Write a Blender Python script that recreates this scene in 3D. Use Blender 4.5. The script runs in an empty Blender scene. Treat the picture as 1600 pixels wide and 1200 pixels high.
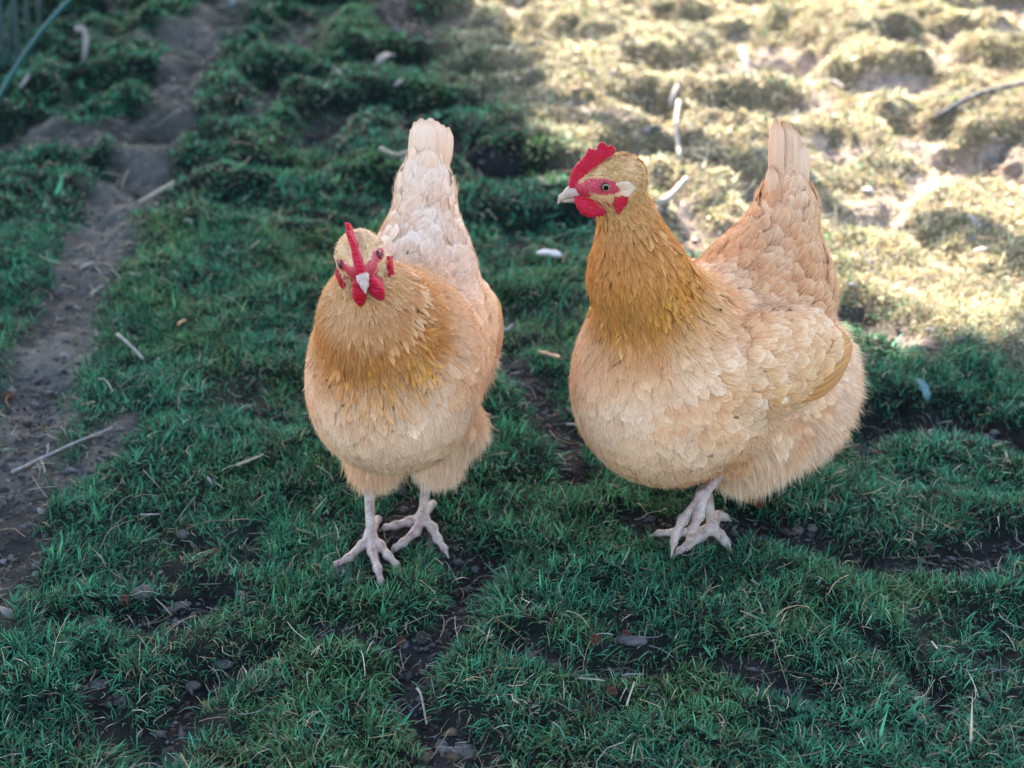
import bpy, bmesh, math, random
import numpy as np
from mathutils import Vector, Matrix
R = math.radians
SC = bpy.context.scene
COL = SC.collection
# ---------------------------------------------------------------- camera
cam_d = bpy.data.cameras.new('camera'); cam = bpy.data.objects.new('camera', cam_d); COL.objects.link(cam)
cam.location = (0, 0, .90); cam.rotation_euler = (R(60), 0, 0)
cam_d.lens = 50; cam_d.sensor_width = 36; cam_d.clip_start = .02; cam_d.clip_end = 400
cam_d.dof.use_dof = True; cam_d.dof.focus_distance = 1.33; cam_d.dof.aperture_fstop = 5.0; cam_d.dof.aperture_blades = 0
SC.camera = cam
# ---------------------------------------------------------------- sky and sun
SUN_EL, SUN_AZ = 37.0, -14.0            # degrees; azimuth from +Y towards +X
w = bpy.data.worlds.new('World'); SC.world = w; w.use_nodes = True
nt = w.node_tree; nt.nodes.clear()
sky = nt.nodes.new('ShaderNodeTexSky'); sky.sky_type = 'NISHITA'; sky.sun_disc = False
sky.sun_elevation = R(SUN_EL); sky.sun_rotation = R(SUN_AZ); sky.air_density = 1.0; sky.dust_density = 2.0; sky.ozone_density = 1.0
bg = nt.nodes.new('ShaderNodeBackground'); bg.inputs[1].default_value = .15
wo = nt.nodes.new('ShaderNodeOutputWorld'); nt.links.new(sky.outputs[0], bg.inputs[0]); nt.links.new(bg.outputs[0], wo.inputs[0])
sun_d = bpy.data.lights.new('sun', 'SUN'); sun_d.energy = 5.0; sun_d.angle = R(.35); sun_d.color = (1, .93, .82)
sun = bpy.data.objects.new('sun', sun_d); COL.objects.link(sun)
TO_SUN = Vector((math.cos(R(SUN_EL))*math.sin(R(SUN_AZ)), math.cos(R(SUN_EL))*math.cos(R(SUN_AZ)), math.sin(R(SUN_EL))))
sun.rotation_euler = TO_SUN.to_track_quat('Z', 'Y').to_euler(); sun.location = TO_SUN*30
SC.view_settings.view_transform = 'Standard'; SC.view_settings.look = 'None'
SC.view_settings.exposure = 2.6; SC.view_settings.gamma = 1.0; SC.view_settings.use_curve_mapping = False
SC.cycles.max_bounces = 8; SC.cycles.diffuse_bounces = 4; SC.cycles.transparent_max_bounces = 12
import math, numpy as np
# ---------------------------------------------------------------- camera maths (shared by placement helpers)
CAM_H, PITCH, FPX = 0.90, math.radians(30.0), 1600*50/36.0
CP, SP = math.cos(PITCH), math.sin(PITCH)
def ray(px, py):
    u = (px-800)/FPX; v = (py-600)/FPX
    return np.array([u, CP - v*SP, -SP - v*CP])
def on_ground(px, py, z=0.0):
    d = ray(px, py); t = (z-CAM_H)/d[2]
    return np.array([d[0]*t, d[1]*t, z])
def at_y(px, py, Y):
    d = ray(px, py); t = Y/d[1]
    return np.array([d[0]*t, Y, CAM_H+d[2]*t])
# ---------------------------------------------------------------- numpy noise
def _h(ix, iy, seed):
    n = (ix.astype(np.int64)*374761393 + iy.astype(np.int64)*668265263 + seed*1274126177) & 0x7fffffff
    n = ((n ^ (n >> 13))*1274126177) & 0x7fffffff
    return ((n ^ (n >> 16)) & 0xffff)/65535.0
def vnoise(x, y, seed=0):
    ix, iy = np.floor(x), np.floor(y); fx, fy = x-ix, y-iy
    fx = fx*fx*(3-2*fx); fy = fy*fy*(3-2*fy)
    a = _h(ix, iy, seed); b = _h(ix+1, iy, seed); c = _h(ix, iy+1, seed); d = _h(ix+1, iy+1, seed)
    return (a*(1-fx)+b*fx)*(1-fy) + (c*(1-fx)+d*fx)*fy
def fbm(x, y, oct=4, seed=0):
    s = 0; a = .5; t = 0
    for k in range(oct):
        s = s + a*vnoise(x, y, seed+k*17); t += a; a *= .5; x = x*2.03+11.3; y = y*2.03+5.7
    return s/t
def sstep(a, b, x):
    t = np.clip((x-a)/(b-a), 0, 1); return t*t*(3-2*t)
# ---------------------------------------------------------------- signed distance modelling
def nrm(v):
    v = np.asarray(v, float); return v/np.maximum(np.linalg.norm(v, axis=-1, keepdims=True), 1e-9)
class Ell:                                   # ellipsoid, optional 3x3 axes (rows = local axes)
    def __init__(s, c, r, ax=None, k=.03, **w):
        s.c = np.array(c, float); s.r = np.array(r, float); s.ax = None if ax is None else np.array(ax, float); s.k = k; s.w = w
    def d(s, p):
        q = p - s.c
        if s.ax is not None: q = q @ s.ax.T
        a = np.linalg.norm(q/s.r, axis=-1); b = np.linalg.norm(q/(s.r*s.r), axis=-1)
        return np.where(b > 1e-6, a*(a-1)/np.maximum(b, 1e-6), -s.r.min())
class Cone:                                  # rounded tapered limb
    def __init__(s, a, b, ra, rb, k=.03, **w):
        s.a = np.array(a, float); s.b = np.array(b, float); s.ra = ra; s.rb = rb; s.k = k; s.w = w
    def d(s, p):
        ab = s.b-s.a; t = np.clip(((p-s.a)@ab)/(ab@ab), 0, 1)
        return np.linalg.norm(p-s.a-t[..., None]*ab, axis=-1) - (s.ra+(s.rb-s.ra)*t)
def smin(a, b, k):
    h = np.maximum(k-np.abs(a-b), 0)/k
    return np.minimum(a, b) - h*h*k*.25
def sdf(prims, p):
    d = None
    for q in prims:
        e = q.d(p).astype(np.float32); d = e if d is None else smin(d, e, q.k)
    return d
def grad(prims, p, e=.0006):
    g = np.stack([sdf(prims, p+np.array(v)*e)-sdf(prims, p-np.array(v)*e) for v in ((1,0,0),(0,1,0),(0,0,1))], -1)
    return nrm(g)
def surface(prims, lo, hi, h, newton=2):
    lo = np.array(lo, float); n = np.ceil((np.array(hi)-lo)/h).astype(int)+1
    V = np.empty(n, np.float32)
    ys, zs = np.meshgrid(np.arange(n[1]), np.arange(n[2]), indexing='ij')
    for i0 in range(0, n[0], 24):
        i1 = min(n[0], i0+24)
        g = np.stack(np.meshgrid(np.arange(i0, i1), np.arange(n[1]), np.arange(n[2]), indexing='ij'), -1)*h + lo
        V[i0:i1] = sdf(prims, g.reshape(-1, 3)).reshape(g.shape[:3])
    S = V < 0
    c = [S[dx:n[0]-1+dx, dy:n[1]-1+dy, dz:n[2]-1+dz] for dx in (0,1) for dy in (0,1) for dz in (0,1)]
    cnt = sum(x.astype(np.int8) for x in c); act = (cnt > 0) & (cnt < 8)
    idx = -np.ones(act.shape, int); cells = np.argwhere(act); idx[tuple(cells.T)] = np.arange(len(cells))
    P = np.zeros((len(cells), 3)); W = np.zeros(len(cells))
    corners = [(a,b,d) for a in (0,1) for b in (0,1) for d in (0,1)]
    for A in corners:
        for ax in range(3):
            if A[ax] == 0:
                B = list(A); B[ax] = 1
                ca = cells+np.array(A); cb = cells+np.array(B)
                va = V[tuple(ca.T)]; vb = V[tuple(cb.T)]; m = (va < 0) != (vb < 0)
                t = np.where(m, va/np.where(m, va-vb, 1), 0)
                P += m[:, None]*(ca+t[:, None]*(cb-ca)); W += m
    P = P/W[:, None]*h + lo
    quads = []
    for ax in range(3):
        o = [a for a in range(3) if a != ax]
        sl0 = [slice(1, -1)]*3; sl0[ax] = slice(0, -1); sl1 = [slice(1, -1)]*3; sl1[ax] = slice(1, None)
        a, b = S[tuple(sl0)], S[tuple(sl1)]; e = np.argwhere(a != b); inside = a[tuple(e.T)]
        base = e+1; base[:, ax] -= 1
        q = []
        for (d0, d1) in ((0,0),(1,0),(1,1),(0,1)):
            cc = base.copy(); cc[:, o[0]] -= d0; cc[:, o[1]] -= d1; q.append(idx[tuple(cc.T)])
        q = np.stack(q, 1); flip = inside if ax == 1 else ~inside
        q[flip] = q[flip][:, ::-1]; quads.append(q)
    Q = np.concatenate(quads); Q = Q[(Q >= 0).all(1)]
    for _ in range(newton):
        P -= grad(prims, P)*sdf(prims, P)[:, None]*.8
    return P, Q[:, ::-1]
# ---------------------------------------------------------------- the hens: placement and body volumes
class Frame:
    """local (x forward, y left, z up) <-> world"""
    def __init__(s, o, R): s.o = np.array(o, float); s.R = np.array(R, float)     # rows: world direction of local axes
    def w(s, p): return np.asarray(p, float) @ s.R + s.o
    def wd(s, v): return np.asarray(v, float) @ s.R
    def l(s, p): return (np.asarray(p, float)-s.o) @ s.R.T
def yaw_frame(x, y, deg):
    a = math.radians(deg); return Frame((x, y, 0), [(-math.sin(a), -math.cos(a), 0), (math.cos(a), -math.sin(a), 0), (0, 0, 1)])
def head_frame(o, fwd, pitch, roll):
    f = nrm(np.array([fwd[0], fwd[1], 0.])); l = np.array([-f[1], f[0], 0.]); u = np.array([0, 0, 1.])
    a = math.radians(pitch); f2 = f*math.cos(a)+u*math.sin(a); u2 = u*math.cos(a)-f*math.sin(a)
    b = math.radians(roll); l3 = l*math.cos(b)+u2*math.sin(b); u3 = u2*math.cos(b)-l*math.sin(b)
    return Frame(o, [f2, l3, u3])
# world volumes of one hen; every prim carries how its plumage looks:
# flow (world dir), len (feather length), wid, col key, fluff (0..1)
def hen_prims(H):
    F, Hd = H['frame'], H['head']
    g = H.get('girth', 1.0)
    P = []
    def E(c, r, k=.04, tilt=0, **w):
        a = math.radians(tilt); ax = np.array([(math.cos(a), 0, math.sin(a)), (0, 1, 0), (-math.sin(a), 0, math.cos(a))])
        P.append(Ell(F.w(c), r, ax @ F.R, k, **w))
    def C(a, b, ra, rb, k=.04, **w): P.append(Cone(F.w(a), F.w(b), ra, rb, k, **w))
    D = lambda *v: F.wd(nrm(v))
    for s in H['shapes']:
        kind, args, kw = s
        kw = dict(kw); kw['flow'] = D(*kw['flow'])
        (E if kind == 'E' else C)(*args, **kw)
    # neck: chain from chest to skull
    nk = [F.w(p) if len(p) == 3 else None for p in H['neck_pts']] ; rr = H['neck_r']
    hc = Hd.w((-.016, 0, -.006))
    pts = nk+[hc]; 
    for i in range(len(pts)-1):
        fl = nrm(pts[i]-pts[i+1])
        P.append(Cone(pts[i], pts[i+1], rr[i], rr[i+1], .055*H.get('nk', 1) if i == 0 else .018, flow=fl, reg='neck', t=i/(len(pts)-1)))
    # skull, cheeks, muzzle
    def HE(c, r, k=.012, **w): P.append(Ell(Hd.w(c), r, Hd.R, k, **w))
    HE((-.015, 0, .003), (.0240, .0205, .0185), reg='face', flow=Hd.wd((-1, 0, -.1)))
    HE((.010, 0, -.004), (.017, .0125, .012), reg='face', flow=Hd.wd((-1, 0, -.1)))
    HE((-.010, 0, -.012), (.018, .0185, .0135), reg='face', flow=Hd.wd((-1, 0, -.3)))
    return P
def leg_prims(H):
    out = []
    for L in H['legs']:
        a, b = np.array(L['hock'], float), np.array(L['ankle'], float)
        out.append(Cone(a, b, .0062, .0046, .004))
        out.append(Ell(b, (.0070, .0070, .0062), None, .006))
        for toe in L['toes']:
            q = [b]+[np.array(t, float) for t in toe]; r = [.0050, .0048, .0040, .0031]
            for i in range(len(q)-1):
                out.append(Cone(q[i], q[i+1], r[i], r[i+1], .003))
                out.append(Ell(q[i+1], (r[i+1]*1.12,)*3, None, .003))
            d = nrm(q[-1]-q[-2]); tip = q[-1]+d*.012+np.array([0, 0, -.004])
            out.append(Cone(q[-1], tip, .0030, .0006, .002))
    return out
def toes_px(ankle, lst):
    """toe joints given as photograph points, each on the ground a little above z"""
    return [[on_ground(x, y, z) for (x, y, z) in t] for t in lst]

DN = (0, 0, -1)
def BODY(gy=.088, tail=(-.142, 0, .370), fl=(-.105, 0, .135), fr=(.080, .084, .078), sad=.074, tb=(-.130, 0, .325), tr=.028, bx=0.):
  return [
    ('E', ((.005+bx*.5, 0, .188), (.130, gy, .086)), dict(k=.05, reg='body', flow=(-.6, 0, -.6))),
    ('E', ((.068+bx, 0, .180), (.078, gy-.004, .086)), dict(k=.05, reg='breast', flow=(-.25, 0, -1))),
    ('E', ((-.060, 0, .235), (.085, sad, .060)), dict(k=.022, tilt=-25, reg='saddle', flow=(-1, 0, .5))),
    ('C', ((-.085, 0, .255), tb, sad-.008, tr+.003), dict(k=.03, reg='saddle', flow=(-.5, 0, 1))),
    ('C', (tb, tail, tr, .016), dict(k=.02, reg='tail', flow=(-.15, 0, 1))),
    ('E', (fl, fr), dict(k=.05, reg='fluff', flow=(-.7, 0, -.7))),
    ('E', ((-.010, gy*.53, .100), (.046, .036, .056)), dict(k=.03, reg='thigh', flow=(-.1, .1, -1))),
    ('E', ((-.010, -gy*.53, .100), (.046, .036, .056)), dict(k=.03, reg='thigh', flow=(-.1, -.1, -1))),
  ]
def make_specs():
    A = dict(frame=yaw_frame(-.108, 1.280, 9))
    hA = at_y(561, 413, 1.135)
    A['head'] = head_frame(hA+np.array([0, .010, 0]), (.114-.02, -.993), 8, 13)
    A['shapes'] = None
    A['neck_pts'] = [(.050, 0, .240), (.095, -.004, .285)]
    A['neck_r'] = [.066, .050, .017]
    A['shapes'] = BODY(.078, (-.138, -.006, .352), (-.095, .002, .155), (.076, .070, .068), .055, (-.130, -.004, .325), .023)
    A['shapes'][1] = ('E', ((.066, 0, .190), (.076, .076, .078)), dict(k=.04, reg='breast', flow=(-.25, 0, -1)))
    A['shapes'][0] = ('E', ((.005, 0, .195), (.128, .078, .080)), dict(k=.05, reg='body', flow=(-.6, 0, -.6)))
    for i_, sg in ((6, 1), (7, -1)): A['shapes'][i_] = ('C', ((.010, sg*.040, .120), (.022, sg*.034, .076 if sg < 0 else .088), .038, .023), dict(k=.014, reg='thigh', flow=(.0, .0, -1)))
    A['legs'] = [
        dict(hock=at_y(577, 745, 1.262), ankle=on_ground(579, 838, .012), toes=toes_px(None, [
            [(566, 852, .011), (545, 872, .010), (526, 882, .008)],
            [(582, 862, .011), (590, 888, .010), (595, 908, .008)],
            [(594, 852, .011), (606, 868, .010), (619, 882, .007)],
            [(583, 822, .006), (590, 812, .004)]])),
        dict(hock=at_y(668, 735, 1.290), ankle=on_ground(660, 808, .014), toes=toes_px(None, [
            [(640, 815, .009), (618, 821, .007), (603, 824, .004)],
            [(650, 830, .009), (630, 848, .007), (618, 856, .004)],
            [(676, 825, .010), (684, 842, .007), (694, 857, .004)],
            [(668, 795, .006), (676, 788, .004)]]))]
    B = dict(frame=yaw_frame(.205, 1.275, 47))
    hB = at_y(938, 290, 1.185)
    B['head'] = head_frame(hB+np.array([.003, .014, 0]), (-1, -.10), -4, 0)
    B['neck_pts'] = [(.068, -.006, .242), (.113, -.006, .322)]
    B['neck_r'] = [.064, .041, .0165]
    B['shapes'] = BODY(.090, (-.118, -.016, .352), (-.103, 0, .132), (.088, .090, .083), .071, (-.116, -.010, .322), .026, .008)
    B['shapes'][6] = ('E', ((-.010, .048, .113), (.046, .036, .054)), dict(k=.03, reg='thigh', flow=(-.1, .1, -1)))
    B['shapes'][7] = ('E', ((-.010, -.048, .113), (.046, .036, .054)), dict(k=.03, reg='thigh', flow=(-.1, -.1, -1)))
    B['shapes'].append(('E', ((-.074, .030, .108), (.058, .050, .045)), dict(k=.05, reg='fluff', flow=(-.4, .1, -1))))
    B['legs'] = [
        dict(hock=on_ground(1104, 765, .052), ankle=on_ground(1113, 826, .014), toes=toes_px(None, [
            [(1095, 838, .010), (1075, 852, .007), (1062, 860, .004)],
            [(1125, 836, .009), (1132, 845, .006), (1136, 850, .004)],
            [(1080, 832, .010), (1055, 832, .008), (1030, 833, .005)],
            [(1122, 806, .010), (1132, 808, .006)]])),
        dict(hock=at_y(1120, 745, 1.20), ankle=at_y(1098, 775, 1.165), toes=[
            [at_y(1068, 812, 1.15), at_y(1056, 835, 1.145), at_y(1053, 848, 1.14)],
            [at_y(1092, 806, 1.145), at_y(1082, 828, 1.14), at_y(1078, 842, 1.14)]])]
    return A, B
# ---------------------------------------------------------------- mesh and object helpers
rng = np.random.default_rng(7)
def mesh_np(name, V, F, mats=(), col=None, uv=None, smooth=True, attrs=None, mi=None, nv=None):
    """V (n,3); F (m,3) or (m,4) int array, or list of such arrays; col (n,3) point colours; uv (n,2) per point"""
    Fs = F if isinstance(F, list) else [F]
    Fs = [f for f in Fs if len(f)]
    me = bpy.data.meshes.new(name)
    me.vertices.add(len(V)); me.vertices.foreach_set('co', np.ascontiguousarray(V, np.float32).ravel())
    loops = np.concatenate([f.ravel() for f in Fs]).astype(np.int32)
    sizes = np.concatenate([np.full(len(f), f.shape[1]) for f in Fs]); starts = np.concatenate([[0], np.cumsum(sizes)[:-1]]).astype(np.int32)
    me.loops.add(len(loops)); me.loops.foreach_set('vertex_index', loops)
    me.polygons.add(len(sizes)); me.polygons.foreach_set('loop_start', starts)
    me.update(calc_edges=True)
    if smooth: me.polygons.foreach_set('use_smooth', np.ones(len(sizes), bool))
    for m in mats: me.materials.append(m)
    if mi is not None: me.polygons.foreach_set('material_index', np.asarray(mi, np.int32))
    if col is not None:
        a = me.attributes.new('col', 'FLOAT_COLOR', 'POINT'); c = np.ones((len(V), 4), np.float32); c[:, :3] = col; a.data.foreach_set('color', c.ravel())
    if uv is not None:
        l = me.uv_layers.new(name='UVMap'); l.data.foreach_set('uv', np.ascontiguousarray(uv, np.float32)[loops].ravel())
    for k, v in (attrs or {}).items():
        a = me.attributes.new(k, 'FLOAT_VECTOR', 'POINT'); a.data.foreach_set('vector', np.ascontiguousarray(v, np.float32).ravel())
    me.validate()
    if nv is not None: me.normals_split_custom_set_from_vertices(np.ascontiguousarray(nv, np.float32))
    return me
def put(name, me, parent=None, label=None, cat=None, group=None, kind=None, loc=None):
    o = bpy.data.objects.new(name, me); COL.objects.link(o)
    if parent is not None: o.parent = parent
    if loc is not None: o.location = loc
    if label: o['label'] = label
    if cat: o['category'] = cat
    if group: o['group'] = group
    if kind: o['kind'] = kind
    return o
def thing(name, loc, label, cat, group=None):
    return put(name, None, None, label, cat, group, None, loc)
# ---------------------------------------------------------------- materials
class Mat:
    def __init__(s, name):
        s.m = bpy.data.materials.new(name); s.m.use_nodes = True; s.t = s.m.node_tree; s.t.nodes.clear()
        s.out = s.n('OutputMaterial'); s.bs = s.n('BsdfPrincipled'); s.l(s.bs, 0, s.out, 0)
    def n(s, kind, **kw):
        x = s.t.nodes.new('ShaderNode'+kind)
        for k, v in kw.items():
            if k.startswith('i_'): x.inputs[k[2:].replace('_', ' ')].default_value = v
            elif k[0] == 'I': x.inputs[int(k[1:])].default_value = v
            else: setattr(x, k, v)
        return x
    def l(s, a, i, b, j): s.t.links.new(a.outputs[i], b.inputs[j])
    def noise(s, scale, detail=3, rough=.6, coord=None, dist=0):
        x = s.n('TexNoise'); x.inputs['Scale'].default_value = scale; x.inputs['Detail'].default_value = detail; x.inputs['Roughness'].default_value = rough; x.inputs['Distortion'].default_value = dist
        if coord is None: coord = (s.tc(), 'Object')
        s.l(coord[0], coord[1], x, 'Vector'); return x
    def tc(s):
        if not hasattr(s, '_tc'): s._tc = s.n('TexCoord')
        return s._tc
    def ramp(s, src, i, stops):
        if len(stops) == 1: stops = [stops[0], (1.0, stops[0][1])]
        r = s.n('ValToRGB'); e = r.color_ramp.elements
        while len(e) < len(stops): e.new(.5)
        for k, (p, c) in enumerate(stops): e[k].position = p; e[k].color = (c if len(c) == 4 else (*c, 1)) if not isinstance(c, float) else (c, c, c, 1)
        s.l(src, i, r, 0); return r
    def mix(s, a, b, fac, mode='MIX'):
        """a, b: (node, out) or colour; fac: (node,out) or float"""
        x = s.n('Mix', data_type='RGBA', blend_type=mode)
        for v, j in ((fac, 0), (a, 6), (b, 7)):
            if isinstance(v, tuple) and hasattr(v[0], 'outputs'): s.l(v[0], v[1], x, j)
            else: x.inputs[j].default_value = v if j == 0 else (*v, 1)
        return (x, 2)
    def math(s, op, a, b=0.0, c=None):
        x = s.n('Math', operation=op)
        for v, j in ((a, 0), (b, 1), (c, 2)):
            if v is None: continue
            if isinstance(v, tuple): s.l(v[0], v[1], x, j)
            else: x.inputs[j].default_value = v
        return (x, 0)
    def bump(s, h, strength, dist):
        b = s.n('Bump'); b.inputs['Strength'].default_value = strength; b.inputs['Distance'].default_value = dist
        s.l(h[0], h[1], b, 'Height'); s.l(b, 0, s.bs, 'Normal'); return b
    def base(s, c): s.l(c[0], c[1], s.bs, 'Base Color') if hasattr(c[0], 'outputs') else s.bs.inputs['Base Color'].__setattr__('default_value', (*c, 1))
    def set(s, **kw):
        for k, v in kw.items(): s.bs.inputs[k.replace('_', ' ')].default_value = v
        return s
def translucent_mix(M, colsrc, fac):
    tr = M.n('BsdfTranslucent'); M.l(colsrc[0], colsrc[1], tr, 0); mx = M.n('MixShader'); mx.inputs[0].default_value = fac
    M.l(M.bs, 0, mx, 1); M.l(tr, 0, mx, 2); M.l(mx, 0, M.out, 0)
def m_feather():
    M = Mat('feather'); a = M.n('Attribute', attribute_name='col')
    uv = M.n('UVMap', uv_map='UVMap'); sp = M.n('SeparateXYZ'); M.l(uv, 0, sp, 0)      # x: 0..1 across, y: along (+ random integer offset)
    au = M.math('ABSOLUTE', M.math('SUBTRACT', (sp, 0), .5))
    ph = M.math('ADD', M.math('MULTIPLY', au, 1.3), (sp, 1))                           # barbs run obliquely from the shaft
    cx = M.n('CombineXYZ'); M.l(*M.math('MULTIPLY', au, 2.0), cx, 0); M.l(*M.math('MULTIPLY', ph, 26.0), cx, 1)
    nz = M.n('TexNoise'); nz.inputs['Scale'].default_value = 1.0; nz.inputs['Detail'].default_value = 2; M.l(cx, 0, nz, 'Vector')
    r = M.ramp(nz, 0, [(.3, (.86, .78, .68)), (.7, (1.08, 1.08, 1.08))])
    c = M.mix((a, 0), (r, 0), .8, 'MULTIPLY')
    sh = M.math('LESS_THAN', au, .03); c = M.mix(c, (.86, .66, .46), M.math('MULTIPLY', sh, .35))
    rm = M.math('MAXIMUM', M.math('MULTIPLY', au, 2.0), M.math('MULTIPLY', M.math('SUBTRACT', M.math('FRACT', (sp, 1)), .66), 2.9)); rr = M.ramp(rm[0], 0, [(.55, 0.0), (.92, 1.0)]); c = M.mix(c, (1.06, 1.12, 1.2), (rr, 0), 'MULTIPLY')
    c = M.mix(c, (1.0, .975, .95), 1., 'MULTIPLY')
    M.base(c); M.set(Roughness=.62, Specular_IOR_Level=.2, Sheen_Weight=.10, Sheen_Roughness=.4); M.bs.inputs['Sheen Tint'].default_value = (1, .95, .9, 1)
    M.bump((nz, 0), .35, .0006)
    tr = M.n('BsdfTranslucent'); M.l(*c, tr, 0); mx = M.n('MixShader'); mx.inputs[0].default_value = .10; M.l(M.bs, 0, mx, 1); M.l(tr, 0, mx, 2)
    # barbs part and fray towards the rim of the vane
    e = M.math('MAXIMUM', M.math('MULTIPLY', au, 2.0), M.math('MULTIPLY', M.math('SUBTRACT', M.math('FRACT', (sp, 1)), .66), 2.9))
    e = M.math('ADD', e, M.math('MULTIPLY', M.math('SUBTRACT', (nz, 0), .5), 1.1))
    c2 = M.n('CombineXYZ'); M.l(*M.math('MULTIPLY', (sp, 0), 9.0), c2, 0); M.l(*M.math('MULTIPLY', (sp, 1), 2.0), c2, 1); n2 = M.n('TexNoise'); n2.inputs['Scale'].default_value = 1.0; n2.inputs['Detail'].default_value = 1; M.l(c2, 0, n2, 'Vector')
    e = M.math('ADD', e, M.math('MULTIPLY', M.math('SUBTRACT', (n2, 0), .5), .8))
    al = M.ramp(e[0], 0, [(.86, 0.0), (1.0, .55)])
    tp = M.n('BsdfTransparent'); m2 = M.n('MixShader'); M.l(al, 0, m2, 0); M.l(mx, 0, m2, 1); M.l(tp, 0, m2, 2); M.l(m2, 0, M.out, 0)
    return M.m
def m_body():
    M = Mat('hen_skin'); a = M.n('Attribute', attribute_name='col'); h = M.n('Attribute', attribute_name='hp')
    sp = M.n('SeparateXYZ'); M.l(h, 1, sp, 0)
    ay = M.math('ABSOLUTE', (sp, 1))
    def blob(cx, cz, rx, rz):
        dx = M.math('DIVIDE', M.math('SUBTRACT', (sp, 0), cx), rx); dz = M.math('DIVIDE', M.math('SUBTRACT', (sp, 2), cz), rz)
        return M.math('SQRT', M.math('ADD', M.math('MULTIPLY', dx, dx), M.math('MULTIPLY', dz, dz)))
    nz = M.noise(700, 3, .6); nn = M.math('MULTIPLY', M.math('SUBTRACT', (nz, 0), .5), .9)
    d1 = blob(.003, .0, .0195, .0080); d2 = blob(.025, -.006, .014, .0100)
    d3 = blob(.004, -.0175, .017, .0040); d1 = M.math('MINIMUM', d1, d3)
    dm = M.math('ADD', M.math('MINIMUM', d1, d2), nn)
    mk = M.ramp(dm[0], 0, [(.82, 1.0), (1.0, 0.0)])
    red = M.ramp(nz, 0, [(.3, (.34, .006, .012)), (.60, (.50, .03, .05)), (.78, (.62, .26, .22))])
    c = M.mix((a, 0), (red, 0), M.math('MULTIPLY', (mk, 0), 1.0)); M.base(c); M.set(Roughness=.55, Subsurface_Weight=.15, Subsurface_Scale=.004)
    M.bump((nz, 0), .4, .0008); return M.m
def m_leg():
    M = Mat('leg_scales'); v = M.n('TexVoronoi', feature='DISTANCE_TO_EDGE'); v.inputs['Scale'].default_value = 330
    M.l(M.tc(), 'Object', v, 'Vector'); n = M.noise(90, 4)
    e = M.ramp(v, 0, [(.0, (.36, .27, .23)), (.10, (.46, .335, .26)), (.4, (.54, .405, .32))])
    f = M.ramp(n, 0, [(.35, (.62, .42, .38)), (.6, (1, 1, 1))])
    c = M.mix((e, 0), (f, 0), .7, 'MULTIPLY'); dirt = M.ramp(M.noise(160, 4, .7), 0, [(.56, 0.0), (.70, 1.0)])
    c = M.mix(c, (.07, .05, .04), M.math('MULTIPLY', (dirt, 0), .55)); M.base(c); M.set(Roughness=.5, Subsurface_Weight=.1, Subsurface_Scale=.003)
    M.bump((v, 0), .7, .0015); return M.m
def m_comb():
    M = Mat('comb_flesh'); n = M.noise(900, 3, .6); g = M.noise(120, 3)
    c = M.ramp(g, 0, [(.35, (.50, .004, .007)), (.6, (.54, .008, .035)), (.75, (.50, .02, .09))])
    s = M.ramp(n, 0, [(.58, 0.0), (.75, 1.0)]); c2 = M.mix((c, 0), (.72, .22, .28), M.math('MULTIPLY', (s, 0), .55))
    M.base(c2); M.set(Roughness=.5, Subsurface_Weight=.15, Subsurface_Scale=.003, Specular_IOR_Level=.22); M.bs.inputs['Subsurface Radius'].default_value = (1, .2, .15)
    M.bump((n, 0), .9, .0014); return M.m
def m_plain(name, cols, scale=60, rough=.7, bump=.3, bd=.001, detail=4, spec=.3, tr=0, **kw):
    M = Mat(name); n = M.noise(scale, detail, .65); k = len(cols)
    r = M.ramp(n, 0, [(.3+.4*i/max(1, k-1), c) for i, c in enumerate(cols)]); M.base((r, 0)); M.set(Roughness=rough, Specular_IOR_Level=spec, **kw)
    if bump: M.bump((n, 0), bump, bd)
    if tr: translucent_mix(M, (r, 0), tr)
    return M.m
def m_attr(name, rough=.6, tr=0, spec=.3, scale=0, tcol=None):
    M = Mat(name); a = M.n('Attribute', attribute_name='col'); c = (a, 0)
    if scale:
        n = M.noise(scale, 3); r = M.ramp(n, 0, [(.3, (.7, .7, .7)), (.7, (1.15, 1.15, 1.15))]); c = M.mix(c, (r, 0), 1., 'MULTIPLY'); M.bump((n, 0), .4, .001)
    M.base(c); M.set(Roughness=rough, Specular_IOR_Level=spec)
    if tr:
        t = M.mix(c, tcol, 1., 'MULTIPLY') if tcol else c
        translucent_mix(M, t, tr)
    return M.m
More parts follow.
